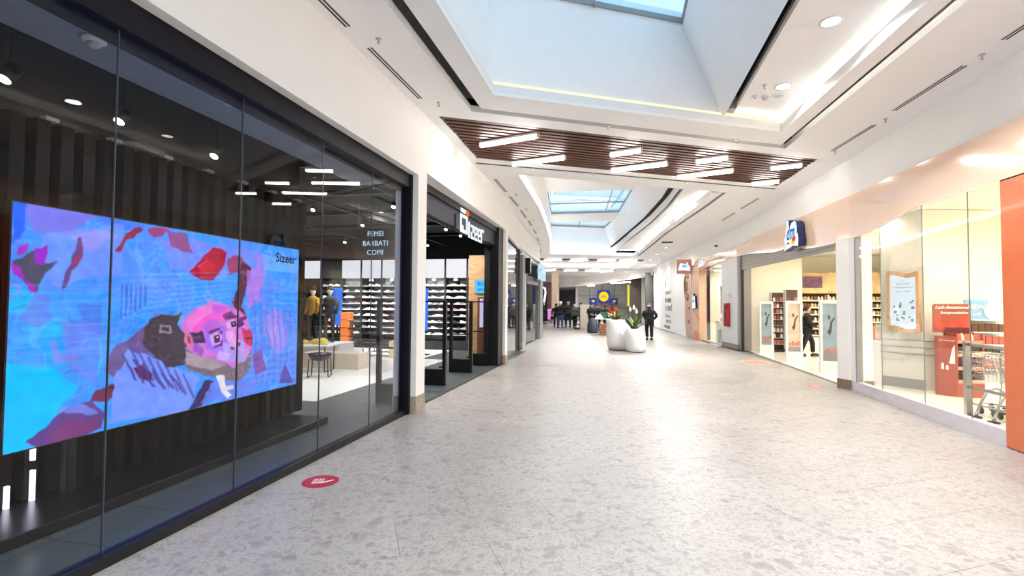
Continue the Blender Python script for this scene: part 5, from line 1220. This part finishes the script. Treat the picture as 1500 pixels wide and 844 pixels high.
# things behind the side window
sp = thing('picture_panel', 'grey picture panel hung behind the far side window', 'picture', (4.75, 24.0, 1.35), .3); MB().box(-.3, .3, -.02, .02, 0, 1.25).build('board', m_dark, sp); MB().box(-.26, .26, -.026, -.02, .05, 1.2).build('print', pm('print_grey', (176, 170, 166), .6, var=.3, scale=5), sp)
st = thing('shop_counter', 'cream counter with goods behind the far side window', 'counter', (4.75, 24.2, .008)); MB().box(-.4, .5, -.3, .3, 0, .95).build('body', dmc, st); MB().box(-.42, .52, -.32, .32, .95, .99).build('worktop', m_white, st)
for k in range(4):
    o = obj('product', PROD[[7, 3, 0, 7][k]]); o.location = (4.5 + k * .15, 24.0, .998); tag(o, ['rose carton', 'brown carton', 'cream bottle', 'rose carton'][k] + ' on the counter behind the far side window, %s one' % ordn[k], 'product')
def basket(x, y, z, lab):
    t = thing('shopping_basket', lab, 'basket', (x, y, z), .1, 'blue baskets behind the side window'); b = MB()
    for a0, a1, b0, b1 in ((-.22, .22, -.15, -.14), (-.22, .22, .14, .15), (-.22, -.21, -.15, .15), (.21, .22, -.15, .15)): b.box(a0, a1, b0, b1, 0, .2)
    b.box(-.22, .22, -.15, .15, 0, .012); b.build('body', pm('basket_blue', (96, 140, 166), .5), t); MB().tube([(-.2, 0, .2), (-.1, 0, .26), (.1, 0, .26), (.2, 0, .2)], .01, 6).build('handle', m_dark, t)
for k in range(3): basket(4.48, 23.3, .008 + .21 * k, 'blue shopping basket behind the far side window, %s from the floor' % ordn[k])
# peach pillar with small lit sign
pp = thing('peach_pillar', 'peach pillar with orange wave prints between side window and white hoarding', 'pillar', (3.74, 26.0, .008), radians(7))
MB().box(-.06, .3, -.62, .62, 0, 3.66).build('shaft', pm('peach_matt', (240, 196, 166), .4, var=.02), pp)
for pts in ([(-.62, 0), (.5, 0), (.55, .2), (.3, .42), (-.1, .48), (-.62, .3)], [(-.62, 1.1), (-.2, 1.25), (.3, 1.5), (.3, 1.42), (-.2, 1.1), (-.62, .9)]): MB().prism([(-.064, y, z) for y, z in pts], (.003, 0, 0)).build('wave_print', pm('orange_print', (236, 150, 110), .4), pp)
sq = MB().prism([(-.16, p[0] * .45, 1.5 + p[1] * .85) for p in prof], (.1, 0, 0)).build('lightbox', pm('sign_navy', (26, 44, 96), .4), pp); MB().prism([(-.166, p[0] * .44, 1.5 + p[1] * .845) for p in prof], (.006, 0, 0)).build('lightbox_face', MATS['sign_face'], pp)
text('lettering', 'dm', .26, MATS['sign_blue'], (-.168, 0, 1.93), (0, -1, 0), (0, 0, 1), pp, shear=.2, bold=.006, ext=.001)
# blade sign
bs = thing('blade_sign', 'square pink sign with a white cloud emblem jutting from the wall', 'sign', (3.22, 26.6, 3.33))
MB().box(-.38, .36, -.05, .05, 0, .74).build('plate', pm('dusty_pink', (214, 158, 146), .5), bs, bevel=.01); MB().box(.36, .62, -.02, .02, .3, .4).build('bracket', m_grey, bs)
MB().prism([(-p[0] * .44 * -1, -.056, .14 + p[1] * .5) for p in prof], (0, .006, 0)).build('emblem', MATS['sign_face'], bs); text('lettering', 'dm', .2, MATS['sign_blue'], (0, -.058, .40), (1, 0, 0), (0, 0, 1), bs, shear=.2, bold=.005, ext=.001)
fx = thing('fascia_emblem', 'pale cloud emblem on the orange end of the fascia', 'sign', (3.84, 25.0, 3.55), radians(6.5)); MB().prism([(-.07, p[0] * .6, p[1] * .4) for p in prof], (.02, 0, 0)).build('face', MATS['sign_face'], fx); text('lettering', 'dm', .18, MATS['sign_blue'], (-.074, 0, .22), (0, -1, 0), (0, 0, 1), fx, shear=.2, ext=.001)
# hoarding with print
H0, H1 = Vector((3.60, 26.85, 0)), Vector((2.80, 37.9, 0)); hd = (H1 - H0).normalized(); hn = Vector((-hd.y, hd.x, 0))
ho = thing('hoarding', 'white site hoarding with grey text and a printed face beside the peach pillar', 'hoarding', (*H0.xy, .008))
HL = (H1 - H0).length
for k in range(6):
    a, c = hd * (HL * k / 6 + .004), hd * (HL * (k + 1) / 6 - .004); MB().bar(a + Vector((0, 0, 1.93)), c + Vector((0, 0, 1.93)), .05, 3.86).build('panel', m_white, ho)
def hp(s, z, o=.03): return tuple(hd * s + hn * o + Vector((0, 0, z)))
MB().prism([hp(s, z, .027) for s, z in ((.05, 0), (.05, 3.5), (.5, 3.7), (1.15, 3.6), (1.9, 3.0), (1.5, 1.7), (1.55, .9), (1.2, 0))], hn * .003).build('printed_face', pm('print_skin', (196, 160, 138), .6, var=.12, scale=3), ho)
m_pl = pm('print_line', (112, 84, 72), .6)
def ell(cx, cz, rx, rz, a0=0, a1=2 * pi, n=22): return [(cx + rx * cos(a0 + (a1 - a0) * k / n), cz + rz * sin(a0 + (a1 - a0) * k / n)) for k in range(n + 1)]
for L in (ell(1.0, 2.75, .62, .72, -2.4, 2.6), ell(1.0, 2.78, .42, .5, -2, 2.4), ell(1.0, 2.72, .18, .26), [(.5, 2.1), (.9, 1.95), (1.3, 2.2)]):
    MB().tube([hp(s, z, .032) for s, z in L], .035, 4).build('ear_line', m_pl, ho)
MB().prism([hp(s, z, .031) for s, z in ell(.5, .85, .3, .1)], hn * .003).build('lips', pm('print_lips', (168, 84, 88), .6), ho); MB().prism([hp(s, z, .031) for s, z in ell(.45, 1.55, .2, .07)], hn * .003).build('eye_print', m_pl, ho)
m_hp = pm('print_grey_ink', (96, 98, 102), .7)
for tx, s, z, sz, bd in (('6 7', 7.6, 3.2, .9, 0), ('deschidem in', 7.0, 2.55, .40, 0), ('Ne vedem', 7.0, 2.05, .56, .012), ('in curand!', 6.8, 1.55, .62, .012), ('Un loc nou', 7.2, 1.0, .40, 0), ('pentru tine', 6.8, .68, .42, 0), ('www.curand', 7.4, .3, .42, .008)):
    text('lettering', tx, sz, m_hp, hp(s, z, .03), -hd, (0, 0, 1), ho, bold=bd, ext=.001)
tag(MB().lathe([(.07, 0), (.07, .05), (.04, .07)], 14).build('alarm_beacon', pm('beacon_red', (120, 30, 40), .4), None, True, loc=(wx(22.8) - .06, 22.8, 4.28)), 'small dark red round alarm beacon high on the white wall', 'alarm')
tag(MB().box(-.25, .25, -.04, .04, 0, .06).build('ceiling_vent', m_dark, loc=(2.2, 24.5, ZC - .06)), 'short dark vent grille in the ceiling above the hoarding', 'air vent')
# ================================================================ FLOOR STICKERS, PLANTERS, FAR END, PEOPLE
m_pink = pm('sticker_pink', (176, 8, 58), .4)
def sticker(x, y, r, lab, col, rz=0, ys=1):
    t = thing('floor_sticker', lab, 'floor sticker', (x, y, .0012), rz)
    MB().lathe([(r, 0), (r, .0012)], 36).build('disc', col, t)
    b = MB(); u = r / .165
    def bx(x0, x1, y0, y1): b.box(x0 * u, x1 * u, y0 * u, y1 * u, .0012, .002)
    for k in range(3): bx(-.07 + k * .035, -.062 + k * .035, -.02, .075 - .008 * abs(k - 1)); bx(-.05 + k * .035, -.042 + k * .035, -.02, .075 - .008 * abs(k - 1)); bx(-.07 + k * .035, -.042 + k * .035, .067 - .008 * abs(k - 1), .075 - .008 * abs(k - 1))
    b.prism([(-.07 * u, -.05 * u, .0012), (.03 * u, -.05 * u, .0012), (.10 * u, .0, .0012), (.12 * u, .03 * u, .0012), (.09 * u, .025 * u, .0012), (.035 * u, -.02 * u, .0012), (-.07 * u, -.03 * u, .0012)], (0, 0, .0008))
    b.build('hand_symbol', m_white, t)
sticker(-2.79, 4.24, .168, 'bright pink round floor sticker with white hand sign by the dark shopfront', m_pink, .35)
m_rs = pm('sticker_red', (226, 120, 104), .5); sticker(4.06, 11.68, .16, 'small red round floor sticker before the white column', m_rs, -.3)
t = thing('floor_mat_print', 'faded red floor print on the tiles before the drugstore entrance', 'floor sticker', (4.0, 16.2, .0012))
MB().lathe([(.42, 0), (.42, .001)], 36, sy=1.5).build('disc', pm('sticker_faded', (222, 180, 166), .5), t)
for k in range(4): MB().box(-.28 + k * .15, -.18 + k * .15, -.4, .35 - .1 * (k % 2), .001, .002).build('figure', m_rs, t)
t = thing('floor_mark', 'pale reddish rectangular floor mark near the second shop window', 'floor sticker', (-2.92, 15.1, .0012)); MB().box(-.2, .2, -.12, .12, 0, .001).build('plate', pm('mark_pale', (214, 186, 178), .5), t)
for k in range(3): MB().box(-.15 + k * .11, -.08 + k * .11, -.06, .06, .001, .0018).build('figure', m_rs, t)
# planters
m_pot = pm('planter_white', (240, 240, 242), .35, var=.01)
def planter(x, y, prof, lab):
    t = thing('planter', lab, 'planter', (x, y, .005))
    pt_ = MB().lathe(prof, 36).build('pot', m_pot, t, True)
    p = prof[-3]; MB().lathe([(p[0] * .9, p[1] - .05, p[2], 0), (p[0] * .9, p[1] - .04, p[2], 0)], 20).build('soil', pm('soil', (60, 46, 38), .9), pt_)
    return t
def pot_prof(r0, r1, h, rt, sh, slope):
    L = [(r0 * .7, 0, 0, 0), (r0, .03, 0, 0), (r1 * .97, h * .18, 0, 0), (r1, h * .4, 0, 0), (r1 * .98, h * .6, -sh * .15, 0), (r1 * .92, h * .78, -sh * .45, 0), (rt + .02, h * .97, -sh, 0), (rt, h, -sh, 0), (rt - .03, h, -sh, 0), (rt - .05, h * .9, -sh, 0)]
    return L
P1 = planter(-.08, 19.15, pot_prof(.36, .44, 1.14, .34, .10, 0), 'large white rounded planter, the taller of the two')
P2 = planter(.55, 18.5, pot_prof(.34, .36, .84, .26, .06, 0), 'smaller white planter with sloping side next to the tall one')
def leaf_mesh(L, w, droop, mat):
    b = MB(); n = 6; v = []
    for k in range(n + 1):
        s = k / n; ww = w * sin(pi * min(1, .12 + s * .88)) ** .8 * (1 - .15 * s); x = L * s * (1 - .25 * droop * s); z = L * (.9 * s - droop * s * s)
        v += [(x, -ww, z + .01), (x, 0, z), (x, ww, z + .01)]
    f = []
    for k in range(n): a = 3 * k; f += [(a, a + 3, a + 4, a + 1), (a + 1, a + 4, a + 5, a + 2)]
    b.add(v, f); return b.mesh('leaf', mat, True)
m_lf = pm('leaf_green', (58, 92, 40), .5, var=.25); m_lf2 = pm('leaf_light', (120, 136, 70), .5, var=.2); m_sp = pm('spathe_white', (246, 244, 236), .5)
def plant(x, y, z, lab, n, L, w, drs, mats, seed, flowers=0):
    t = thing('potted_plant', lab, 'plant', (x, y, z)); r = random.Random(seed)
    Ms = [leaf_mesh(L * s, w, d, m) for m in mats for s, d in ((1, drs[0]), (.8, drs[1]))]
    for k in range(n):
        o = obj('leaf', r.choice(Ms), t); o.rotation_euler = (0, r.uniform(-.5, .1), k * 2.4 + r.uniform(-.2, .2)); o.location = (r.uniform(-.05, .05), r.uniform(-.05, .05), 0)
    for k in range(flowers):
        a = k * 2.1 + .6; dx, dy, h = .13 * cos(a) - .02, .1 * sin(a), .62 + .07 * (k % 3)
        sm_ = MB().tube([(0, 0, 0), (dx * .7, dy * .7, h * .6), (dx, dy, h)], .007, 6).build('stem', m_lf2, t)
        MB().lathe([(.01, 0), (.05, .05), (.045, .11), (.015, .18), (.003, .2)], 10, c=(dx, dy, h - .02), sy=.5).build('flower', m_sp, sm_, True)
    return t
plant(-.18, 19.15, 1.06, 'low spreading plant with strappy green leaves in the tall planter', 26, .52, .045, (.4, .2), (m_lf, m_lf2), 3)
plant(.49, 18.5, .78, 'upright lily plant with broad leaves and white flowers in the small planter', 20, .6, .06, (.3, .15), (m_lf, m_lf2), 8, 4)
# ---- far end
m_lid = pm("market_grey", (176, 176, 170), .5, var=.06, scale=3); m_lidd = pm("market_brown", (78, 66, 60), .5); m_lilac = pm('lilac_wall', (206, 186, 200), .6)
bp = [(2.67, 41.6), (1.9, 44.3), (.8, 46.8), (-.8, 49.2), (-2.6, 51), (-4.9, 52.6), (-9, 54)]; bz = [4.22, 4.15, 4.08, 3.95, 3.8, 3.62, 3.6]
struct(wall_run('wall_bulkhead', bp, bz, 4.9, .3, m_wall, side=1))
mk = struct(wall_run('wall_market', [(.75, 56.5), (-4.75, 55.0)], 0, 4.4, .3, m_lid, side=1))
for z in (1.35, 2.7): wall_run('joint', [(.74, 56.48), (-4.74, 54.97)], z, z + .03, .01, m_dark, mk)
for s in (.25, .5, .75): p = Vector((.74, 56.48, 0)).lerp(Vector((-4.74, 54.97, 0)), s); MB().bar(p, p + Vector((0, 0, 4.3)), .03, .03).build('joint', m_dark, mk)
wall_run('side_wall', [(1.9, 50.5), (.75, 56.5)], 0, 4.4, .3, pm('market_glass', (150, 156, 156), .2), mk, side=1)
MB().box(.95, 1.95, 48, 48.6, 0, 4.4).build('brown_pier', m_lidd, mk); MB().box(2.05, 2.72, 42.2, 42.6, 0, 4.4).build('grey_pier', pm('market_dark', (88, 86, 82), .5), mk); MB().box(1.85, 2.15, 45, 45.3, 0, 4.4).build('grey_pier', m_lid, mk); MB().box(2.6, 2.72, 41.6, 42.3, 0, 4.4).build('black_edge', m_black, mk)
struct(MB().box(-12, 3.4, 58.5, 58.8, 0, 5).build('wall_end', m_lilac)); struct(MB().box(2.72, 3.4, 41.6, 58, 0, 5).build('wall_end_right', m_dark))
d5 = struct(MB().box(-6.9, -4.85, 55.4, 55.6, 0, 3.4).build('door_5', pm('night_door', (34, 24, 34), .5))); MB().box(-4.85, -4.65, 54.8, 55.2, 0, 3.75).build('post', m_white, d5)
struct(MB().box(-8.9, -4.9, 55.65, 55.8, 0, 5).build('wall_lilac', m_lilac))
pc = struct(MB().box(-6.35, -5.75, 46.2, 46.8, 0, ZC).build('column_end', pm('column_cream', (232, 212, 186), .6)))
struct(MB().box(-9.5, -6.1, 50.0, 50.2, 0, 4.0).build('wall_brown', pm('brown_panel', (112, 78, 80), .6))); MB().box(-8.9, -7.3, 49.9, 50, 0, 3.3).build('dark_opening', m_black, bpy.data.objects['wall_brown'])
t = thing('light_arch', 'white glowing curved tube around the dark doorway behind the far grey pillar', 'light', (-7.7, 49.7, .3)); MB().tube([(-.5, 0, 3.0), (-.2, 0, 3.2), (.2, 0, 3.05), (.25, 0, 2.6), (.1, 0, 1.6), (-.05, 0, .6), (-.1, 0, 0)], .10, 10).build('tube', em('neon_white', (250, 245, 245), .7), t, True)
# market sign and boards
ls = thing('market_sign', 'square blue sign with a yellow disc reading LIDL', 'sign', (-1.80, 54.9, 2.62), radians(15)); ls.scale = (.77, .77, .77)
MB().box(-.86, .86, -.1, 0, -.9, .9).build('plate', em('sign_royal_blue', (42, 72, 176), .5), ls)
def disc(r, y, mat, nm): o = MB().lathe([(r, 0), (r, .02)], 40).build(nm, mat, ls); o.matrix_local = Matrix.Translation((0, y, 0)) @ Matrix.Rotation(pi / 2, 4, 'X')
disc(.74, -.10, em('sign_red_ring', (226, 40, 40), .5), 'red_ring'); disc(.68, -.13, em('sign_bright_yellow', (255, 232, 20), .52), 'yellow_disc')
text('lettering', 'LIDL', .42, em('sign_ink_blue', (30, 60, 160), .45), (0, -.156, 0), (1, 0, 0), (0, 0, 1), ls, bold=.012, ext=.001)
for s, lb in ((-1, 'blue board with a pale emblem on the stand side of the disc sign'), (1, 'blue board with a pale emblem on the plant side of the disc sign')):
    t = thing('blue_board', lb, 'sign', (-1.8 + s * 1.12, 54.75 + s * .3, 2.1), radians(15)); MB().box(-.42, .42, -.05, 0, -.35, .35).build('plate', pm('board_blue', (40, 62, 140), .5), t); MB().prism([(-.2, -.055, .1), (.2, -.055, .15), (.1, -.055, -.15), (-.05, -.055, -.1)], (0, .004, 0)).build('emblem', m_white, t)
t = thing('poster_board', 'yellow and blue poster on the glass beside the brown pier', 'poster', (.95, 52.3, 1.6), radians(-75)); MB().box(-.7, .1, -.04, 0, 0, 2.2).build('yellow_half', em('poster_yellow', (250, 236, 60), .5), t); MB().box(.1, .8, -.04, 0, -.6, 2.2).build('blue_half', pm('poster_blue', (44, 50, 130), .5), t)
tube_lamp((-.9, 50.6), (1.0, 48.9), 3.95, 'tube lamp hanging before the grey supermarket front', None, 14); tube_lamp((-3.4, 52.6), (-2.6, 52.2), 3.75, 'short lamp at the dark end of the supermarket front', None, 10)
# stands in the middle
ks = thing('sales_kiosk', 'beige sales kiosk with open dark shelves at its side', 'kiosk', (-2.62, 34.8, .005), radians(8))
MB().box(-.15, .68, -.35, .35, 0, 1.72).build('body', pm('kiosk_beige', (222, 212, 198), .6), ks)
MB().box(-.55, -.15, -.33, .33, 0, .06).build('base', m_dark, ks)
for k in range(4): MB().box(-.55, -.15, -.33, .33, .3 + k * .32, .33 + k * .32).build('shelf', m_dark, ks)
MB().box(-.17, -.15, -.34, .34, 0, 1.5).build('dark_side', m_dark, ks)
tag(MB().lathe([(.30, 0), (.34, .12), (.33, .5), (.24, .78), (.08, .9)], 18).build('bag_sack', pm('bag_blue_grey', (52, 60, 76), .6, var=.2), None, True, loc=(-1.63, 30.2, .005)), 'big dark blue grey bag standing on the floor beside the wooden crate', 'bag')
cr = thing('wooden_crate', 'brown wooden crate box under a pale table by the planters', 'crate', (-.85, 28.2, .005), .1)
m_cr = wood('crate_wood', (118, 78, 46), (150, 104, 64), .6)
for k in range(4): MB().box(-.3, .3, -.25, .25, .02 + k * .16, .15 + k * .16).build('plank', m_cr, cr)
for sx in (-.29, .29): MB().box(sx - .02, sx + .02, -.27, .27, 0, .66).build('batten', m_cr, cr)
tb = thing('sales_table', 'white cloth topped sales table behind the tall planter', 'table', (-1.1, 31.2, .005), .1); MB().box(-.6, .6, -.35, .35, .80, .84).build('tabletop', m_white, tb)
for sx in (-.55, .55):
    for sy in (-.3, .3): MB().box(sx - .02, sx + .02, sy - .02, sy + .02, 0, .8).build('leg', m_grey, tb)
tag(MB().add([(-.25, -.2, 0), (.3, -.25, 0), (.2, .2, 0), (-.2, .15, 0), (-.1, -.1, .22), (.1, -.05, .30), (.05, .1, .18)], [(3, 2, 1, 0), (0, 1, 5, 4), (1, 2, 6, 5), (2, 3, 6), (3, 0, 4), (4, 5, 6), (3, 4, 6)]).build('white_cloth', m_white, loc=(-1.3, 31.1, .846)), 'crumpled white cloth heap on the sales table', 'cloth')
tag(MB().box(-.22, .22, -.18, .18, 0, .42).build('green_bag', pm('bag_green', (40, 92, 70), .7, var=.2), bevel=.03, loc=(-1.05, 31.3, .846)), 'dark green shopping bag on the sales table', 'bag')
pk = thing('pink_display', 'pink lilac display box behind the man in the long dark coat', 'display stand', (-6.2, 44.6, .005)); MB().box(-.25, .22, -.2, .2, .35, 1.3).build('body', em('pink_panel', (232, 150, 224), .5), pk, bevel=.02); MB().box(-.1, .2, -.15, .15, 0, .35).build('foot', m_grey, pk)
# ---- people
def skin_mesh(V, E, R, sub=2, name='body'):
    me = bpy.data.meshes.new(name); me.from_pydata(V, E, []); o = obj('tmp', me)
    s = o.modifiers.new('s', 'SKIN'); s.use_smooth_shade = True
    ss = o.modifiers.new('d', 'SUBSURF'); ss.levels = sub; ss.render_levels = sub
    for k, r in enumerate(R):
        r = r if isinstance(r, tuple) else (r, r); me.skin_vertices[0].data[k].radius = r
        me.skin_vertices[0].data[k].use_root = (k == 0)
    dg = bpy.context.evaluated_depsgraph_get(); dg.update()
    out = bpy.data.meshes.new_from_object(o.evaluated_get(dg)); bpy.data.objects.remove(o); out.name = name
    return out
def chain(V, E, R, start, pts, rad):
    i = start
    for p, r in zip(pts, rad):
        V.append(p); R.append(r); E.append((i, len(V) - 1)); i = len(V) - 1
    return i
m_skin = pm('skin', (214, 170, 146), .6, var=.04)
def person(loc, rz, label, jacket, trousers, hair, hat=None, h=1.75, arms='down', step=.06, mask=None, long_coat=False, long_hair=False, seated=False, group=None, backpack=None, shoe=(30, 30, 32)):
    t = thing('person', label, 'person', loc, rz, group); k = h / 1.79; t.scale = (k * 1.16, k * 1.16, k)
    if arms == 'down': el, wr = [(.27, .03, 1.16), (-.27, .03, 1.16)], [(.27, -.06, .90), (-.27, -.06, .90)]
    elif arms == 'front': el, wr = [(.26, -.02, 1.15), (-.26, -.02, 1.15)], [(.14, -.24, 1.08), (-.14, -.24, 1.08)]
    elif arms == 'back': el, wr = [(.30, .10, 1.18), (-.30, .10, 1.18)], [(.12, .17, .98), (-.12, .17, .98)]
    else: el, wr = [(.27, -.05, 1.15), (-.27, .03, 1.16)], [(.20, -.28, 1.20), (-.27, -.06, .90)]
    V = [(0, 0, .95)]; E = []; R = [(.15, .11)]
    ch = chain(V, E, R, 0, [(0, 0, 1.12), (0, -.01, 1.30), (0, 0, 1.42)], [(.14, .10), (.16, .11), (.12, .085)])
    nk = chain(V, E, R, ch, [(0, 0, 1.50), (0, -.012, 1.56), (0, -.02, 1.62), (0, -.012, 1.69), (0, 0, 1.73)], [.055, .062, .078, .082, .055])
    hd_ = nk - 2
    chain(V, E, R, hd_, [(0, -.105, 1.615)], [.014])
    for s in (1, -1): chain(V, E, R, hd_, [(s * .085, 0, 1.63)], [(.012, .022)])
    kn = [(.11, -.03 - step, .50), (-.11, -.03 + step, .50)]; an = [(.11, .02 - 1.5 * step, .09), (-.11, .03 + 1.5 * step, .09)]
    if seated: kn = [(.13, -.42, .55), (-.13, -.42, .55)]; an = [(.13, -.40, .09), (-.13, -.40, .09)]
    for s in (0, 1):
        sg_ = 1 if s == 0 else -1
        chain(V, E, R, 0, [(sg_ * .09, 0, .88), kn[s], an[s], (an[s][0], an[s][1] - .13, .04)], [.085, .058, .042, .034])
        w = chain(V, E, R, ch, [(sg_ * .18, 0, 1.42), el[s], wr[s]], [.058, .045, .032])
        d = (Vector(wr[s]) - Vector(el[s])).normalized(); sd = Vector((0, 1, 0)); 
        if abs(d.y) > .8: sd = Vector((1, 0, 0))
        pm_ = Vector(wr[s]) + d * .06; pw = chain(V, E, R, w, [tuple(pm_)], [(.030, .018)])
        for q in range(4):
            b0 = pm_ + d * .03 + sd * (.028 - .018 * q); ln = (.07, .08, .075, .06)[q]; curl = Vector((-sg_ * .02, 0, 0)) if abs(d.y) < .8 else Vector((0, 0, -.02))
            chain(V, E, R, pw, [tuple(b0), tuple(b0 + d * ln * .55 + curl * .5), tuple(b0 + d * ln + curl * 1.5)], [.009, .0085, .007])
        b0 = Vector(wr[s]) + d * .03 + sd * .032
        chain(V, E, R, w, [tuple(b0), tuple(b0 + d * .035 + sd * .022), tuple(b0 + d * .06 + sd * .025)], [.011, .010, .008])
    obj('body', skin_mesh(V, E, R), t).data.materials.append(m_skin)
    # jacket
    V = [(0, 0, 1.16)]; E = []; R = [(.19, .14)]
    bt = .55 if long_coat else .84
    chain(V, E, R, 0, [(0, 0, 1.0), (0, .0, (1 + bt) / 2), (0, 0, bt)], [(.20, .15), (.20, .15), (.205, .155)])
    c2_ = chain(V, E, R, 0, [(0, -.005, 1.30), (0, 0, 1.41), (0, .0, 1.49), (0, 0, 1.535)], [(.205, .145), (.185, .125), (.10, .085), (.07, .07)])
    for s in (0, 1):
        sg_ = 1 if s == 0 else -1; e_, w_ = Vector(el[s]), Vector(wr[s])
        chain(V, E, R, c2_ - 2, [(sg_ * .20, 0, 1.385), tuple(e_), tuple(w_)], [.085, .068, .052])
    mj = pm('jacket_%d_%d_%d' % jacket, jacket, .75, var=.12, scale=14); jk = obj('jacket', skin_mesh(V, E, R), t); jk.data.materials.append(mj); t['jk'] = jk.name
    V = [(0, 0, .97)]; E = []; R = [(.17, .125)]
    for s in (0, 1):
        sg_ = 1 if s == 0 else -1; a = an[s]; kk = Vector(kn[s])
        chain(V, E, R, 0, [(sg_ * .095, 0, .86), tuple(kk), (a[0], a[1], .12)], [.098, .076, .066])
    mt = pm('trousers_%d_%d_%d' % trousers, trousers, .8, var=.12, scale=14); obj('trousers', skin_mesh(V, E, R), t).data.materials.append(mt)
    for s in (0, 1):
        a = an[s]; MB().lathe([(.055, 0), (.062, .03), (.055, .07), (.04, .11)], 10, c=(a[0], a[1] - .05, .002), sy=2.0).build('shoe', pm('shoe_%d' % shoe[0], shoe, .5), t, True)
    mh = pm('hair_%d_%d_%d' % hair, hair, .7, var=.2, scale=30)
    MB().lathe([(.086, 1.60, 0, .02), (.094, 1.66, 0, .014), (.092, 1.71, 0, .008), (.075, 1.755, 0, .006), (.045, 1.78, 0, .006), (.01, 1.788, 0, .006)], 16).build('hair', mh, t, True) if True else 0
    if long_hair: MB().lathe([(.05, 1.30, 0, .08), (.10, 1.36, 0, .075), (.105, 1.5, 0, .055), (.09, 1.62, 0, .03)], 14, sy=.7).build('long_hair', mh, t, True)
    for s in (-1, 1): MB().lathe([(.002, -.008), (.009, 0), (.002, .008)], 8, c=(s * .032, -.093, 1.645)).build('eye', m_black, t)
    MB().box(-.022, .022, -.098, -.088, 1.572, 1.58).build('mouth', pm('lips', (170, 96, 90), .6), t)
    if hat: MB().lathe([(.098, 1.68), (.102, 1.72), (.09, 1.78), (.05, 1.81), (.01, 1.815)], 16).build('hat', pm('hat_%d' % hat[0], hat, .8), t, True)
    if mask: MB().lathe([(.03, 1.545), (.075, 1.56), (.085, 1.60), (.078, 1.635)], 14, c=(0, -.035, 0)).build('mask', pm('mask_%d' % mask[0], mask, .7), t, True)
    if backpack: MB().box(-.15, .15, .14, .32, 1.0, 1.45).build('backpack', pm('backpack_%d' % backpack[0], backpack, .8), t, bevel=.05)
    return t
Z5 = .006
g = person((1.39, 25.1, Z5), radians(-18), 'security guard in black jacket and mask standing alone with hands behind back', (24, 24, 30), (18, 18, 22), (120, 112, 104), None, 1.78, 'back', .03, (16, 16, 18))
MB().box(.20, .262, -.05, .05, 1.30, 1.38).build('sleeve_badge', m_white, bpy.data.objects[g['jk']])
person((-4.22, 35.4, Z5), radians(188), 'person in blue jeans and black jacket with a white cap, seen from behind', (22, 22, 26), (62, 92, 150), (220, 214, 208), (240, 238, 234), 1.92, 'front', .07)
person((-4.68, 36.6, Z5), radians(185), 'person in black carrying a bag, half hidden behind the one in jeans', (26, 26, 30), (24, 24, 28), (60, 50, 46), None, 1.78, 'down', .08)
bg = thing('handbag', 'small black handbag held low beside the jeans wearer', 'bag', (-4.9, 36.2, .60)); MB().box(-.14, .14, -.06, .06, 0, .24).build('body', m_black, bg, bevel=.02); MB().tube([(-.1, 0, .24), (-.07, 0, .38), (.07, 0, .38), (.1, 0, .24)], .01, 6).build('handle', m_black, bg, True)
person((-3.85, 37.2, Z5), radians(200), 'tall person in dark jacket with grey hair, facing away by the kiosk queue', (34, 32, 34), (36, 34, 38), (168, 160, 152), None, 1.95, 'front', .06)
person((-3.2, 35.5, Z5), radians(150), 'white haired person in grey jacket and dark trousers beside the kiosk', (104, 112, 122), (26, 28, 40), (216, 212, 206), None, 1.75, 'front', .04)
person((-2.85, 36.6, Z5), radians(120), 'dark curly haired person in black jacket leaning at the kiosk side', (30, 30, 34), (40, 40, 48), (24, 20, 20), None, 1.85, 'front', .05, backpack=(28, 28, 30))
person((-6.6, 42.8, Z5), radians(100), 'man in a long black coat and pale cap by the far doorway', (22, 20, 28), (20, 20, 24), (90, 80, 74), (226, 214, 206), 1.98, 'front', .05, long_coat=True)
person((-1.85, 32.6, Z5), radians(30), 'woman with dark hair in black top behind the big bag', (28, 26, 30), (30, 30, 36), (30, 22, 20), None, 1.78, 'front', .03, long_hair=True)
person((-1.5, 34.0, Z5), radians(-10), 'person with reddish face and dark coat behind the sales table', (38, 36, 48), (30, 30, 34), (96, 50, 60), (110, 60, 80), 1.74, 'front', .03)
person((-.48, 32.3, Z5), radians(170), 'long brown haired person in rust orange jacket behind the tall planter', (176, 74, 44), (44, 44, 54), (82, 50, 40), None, 1.86, 'front', .04, long_hair=True)
person((-.92, 32.5, Z5), radians(150), 'person in dark green coat between the table and the orange jacket', (34, 56, 44), (36, 36, 40), (60, 48, 40), None, 1.72, 'front', .04)
person((6.2, 18.5, .008), radians(80), 'person in black clothes walking behind the gates in the drugstore', (20, 20, 22), (24, 22, 24), (50, 40, 36), None, 1.72, 'front', .12)
# fill light added behind the viewpoint: unseen tube lamps that brighten the hall
for k, (x, y) in enumerate([(-2.2, -5.4), (-.8, -5.4), (.8, -5.4), (2.2, -5.4), (3.6, -5.4), (-1.5, -6.0), (0, -6.0), (1.5, -6.0), (3.0, -6.0)]): tube_lamp((x - .6, y), (x + .6, y), 4.70, 'tube lamp on the ceiling behind the viewpoint, %s from the dark shop side' % ORD[k], 'tube lamps behind the viewpoint', 90)
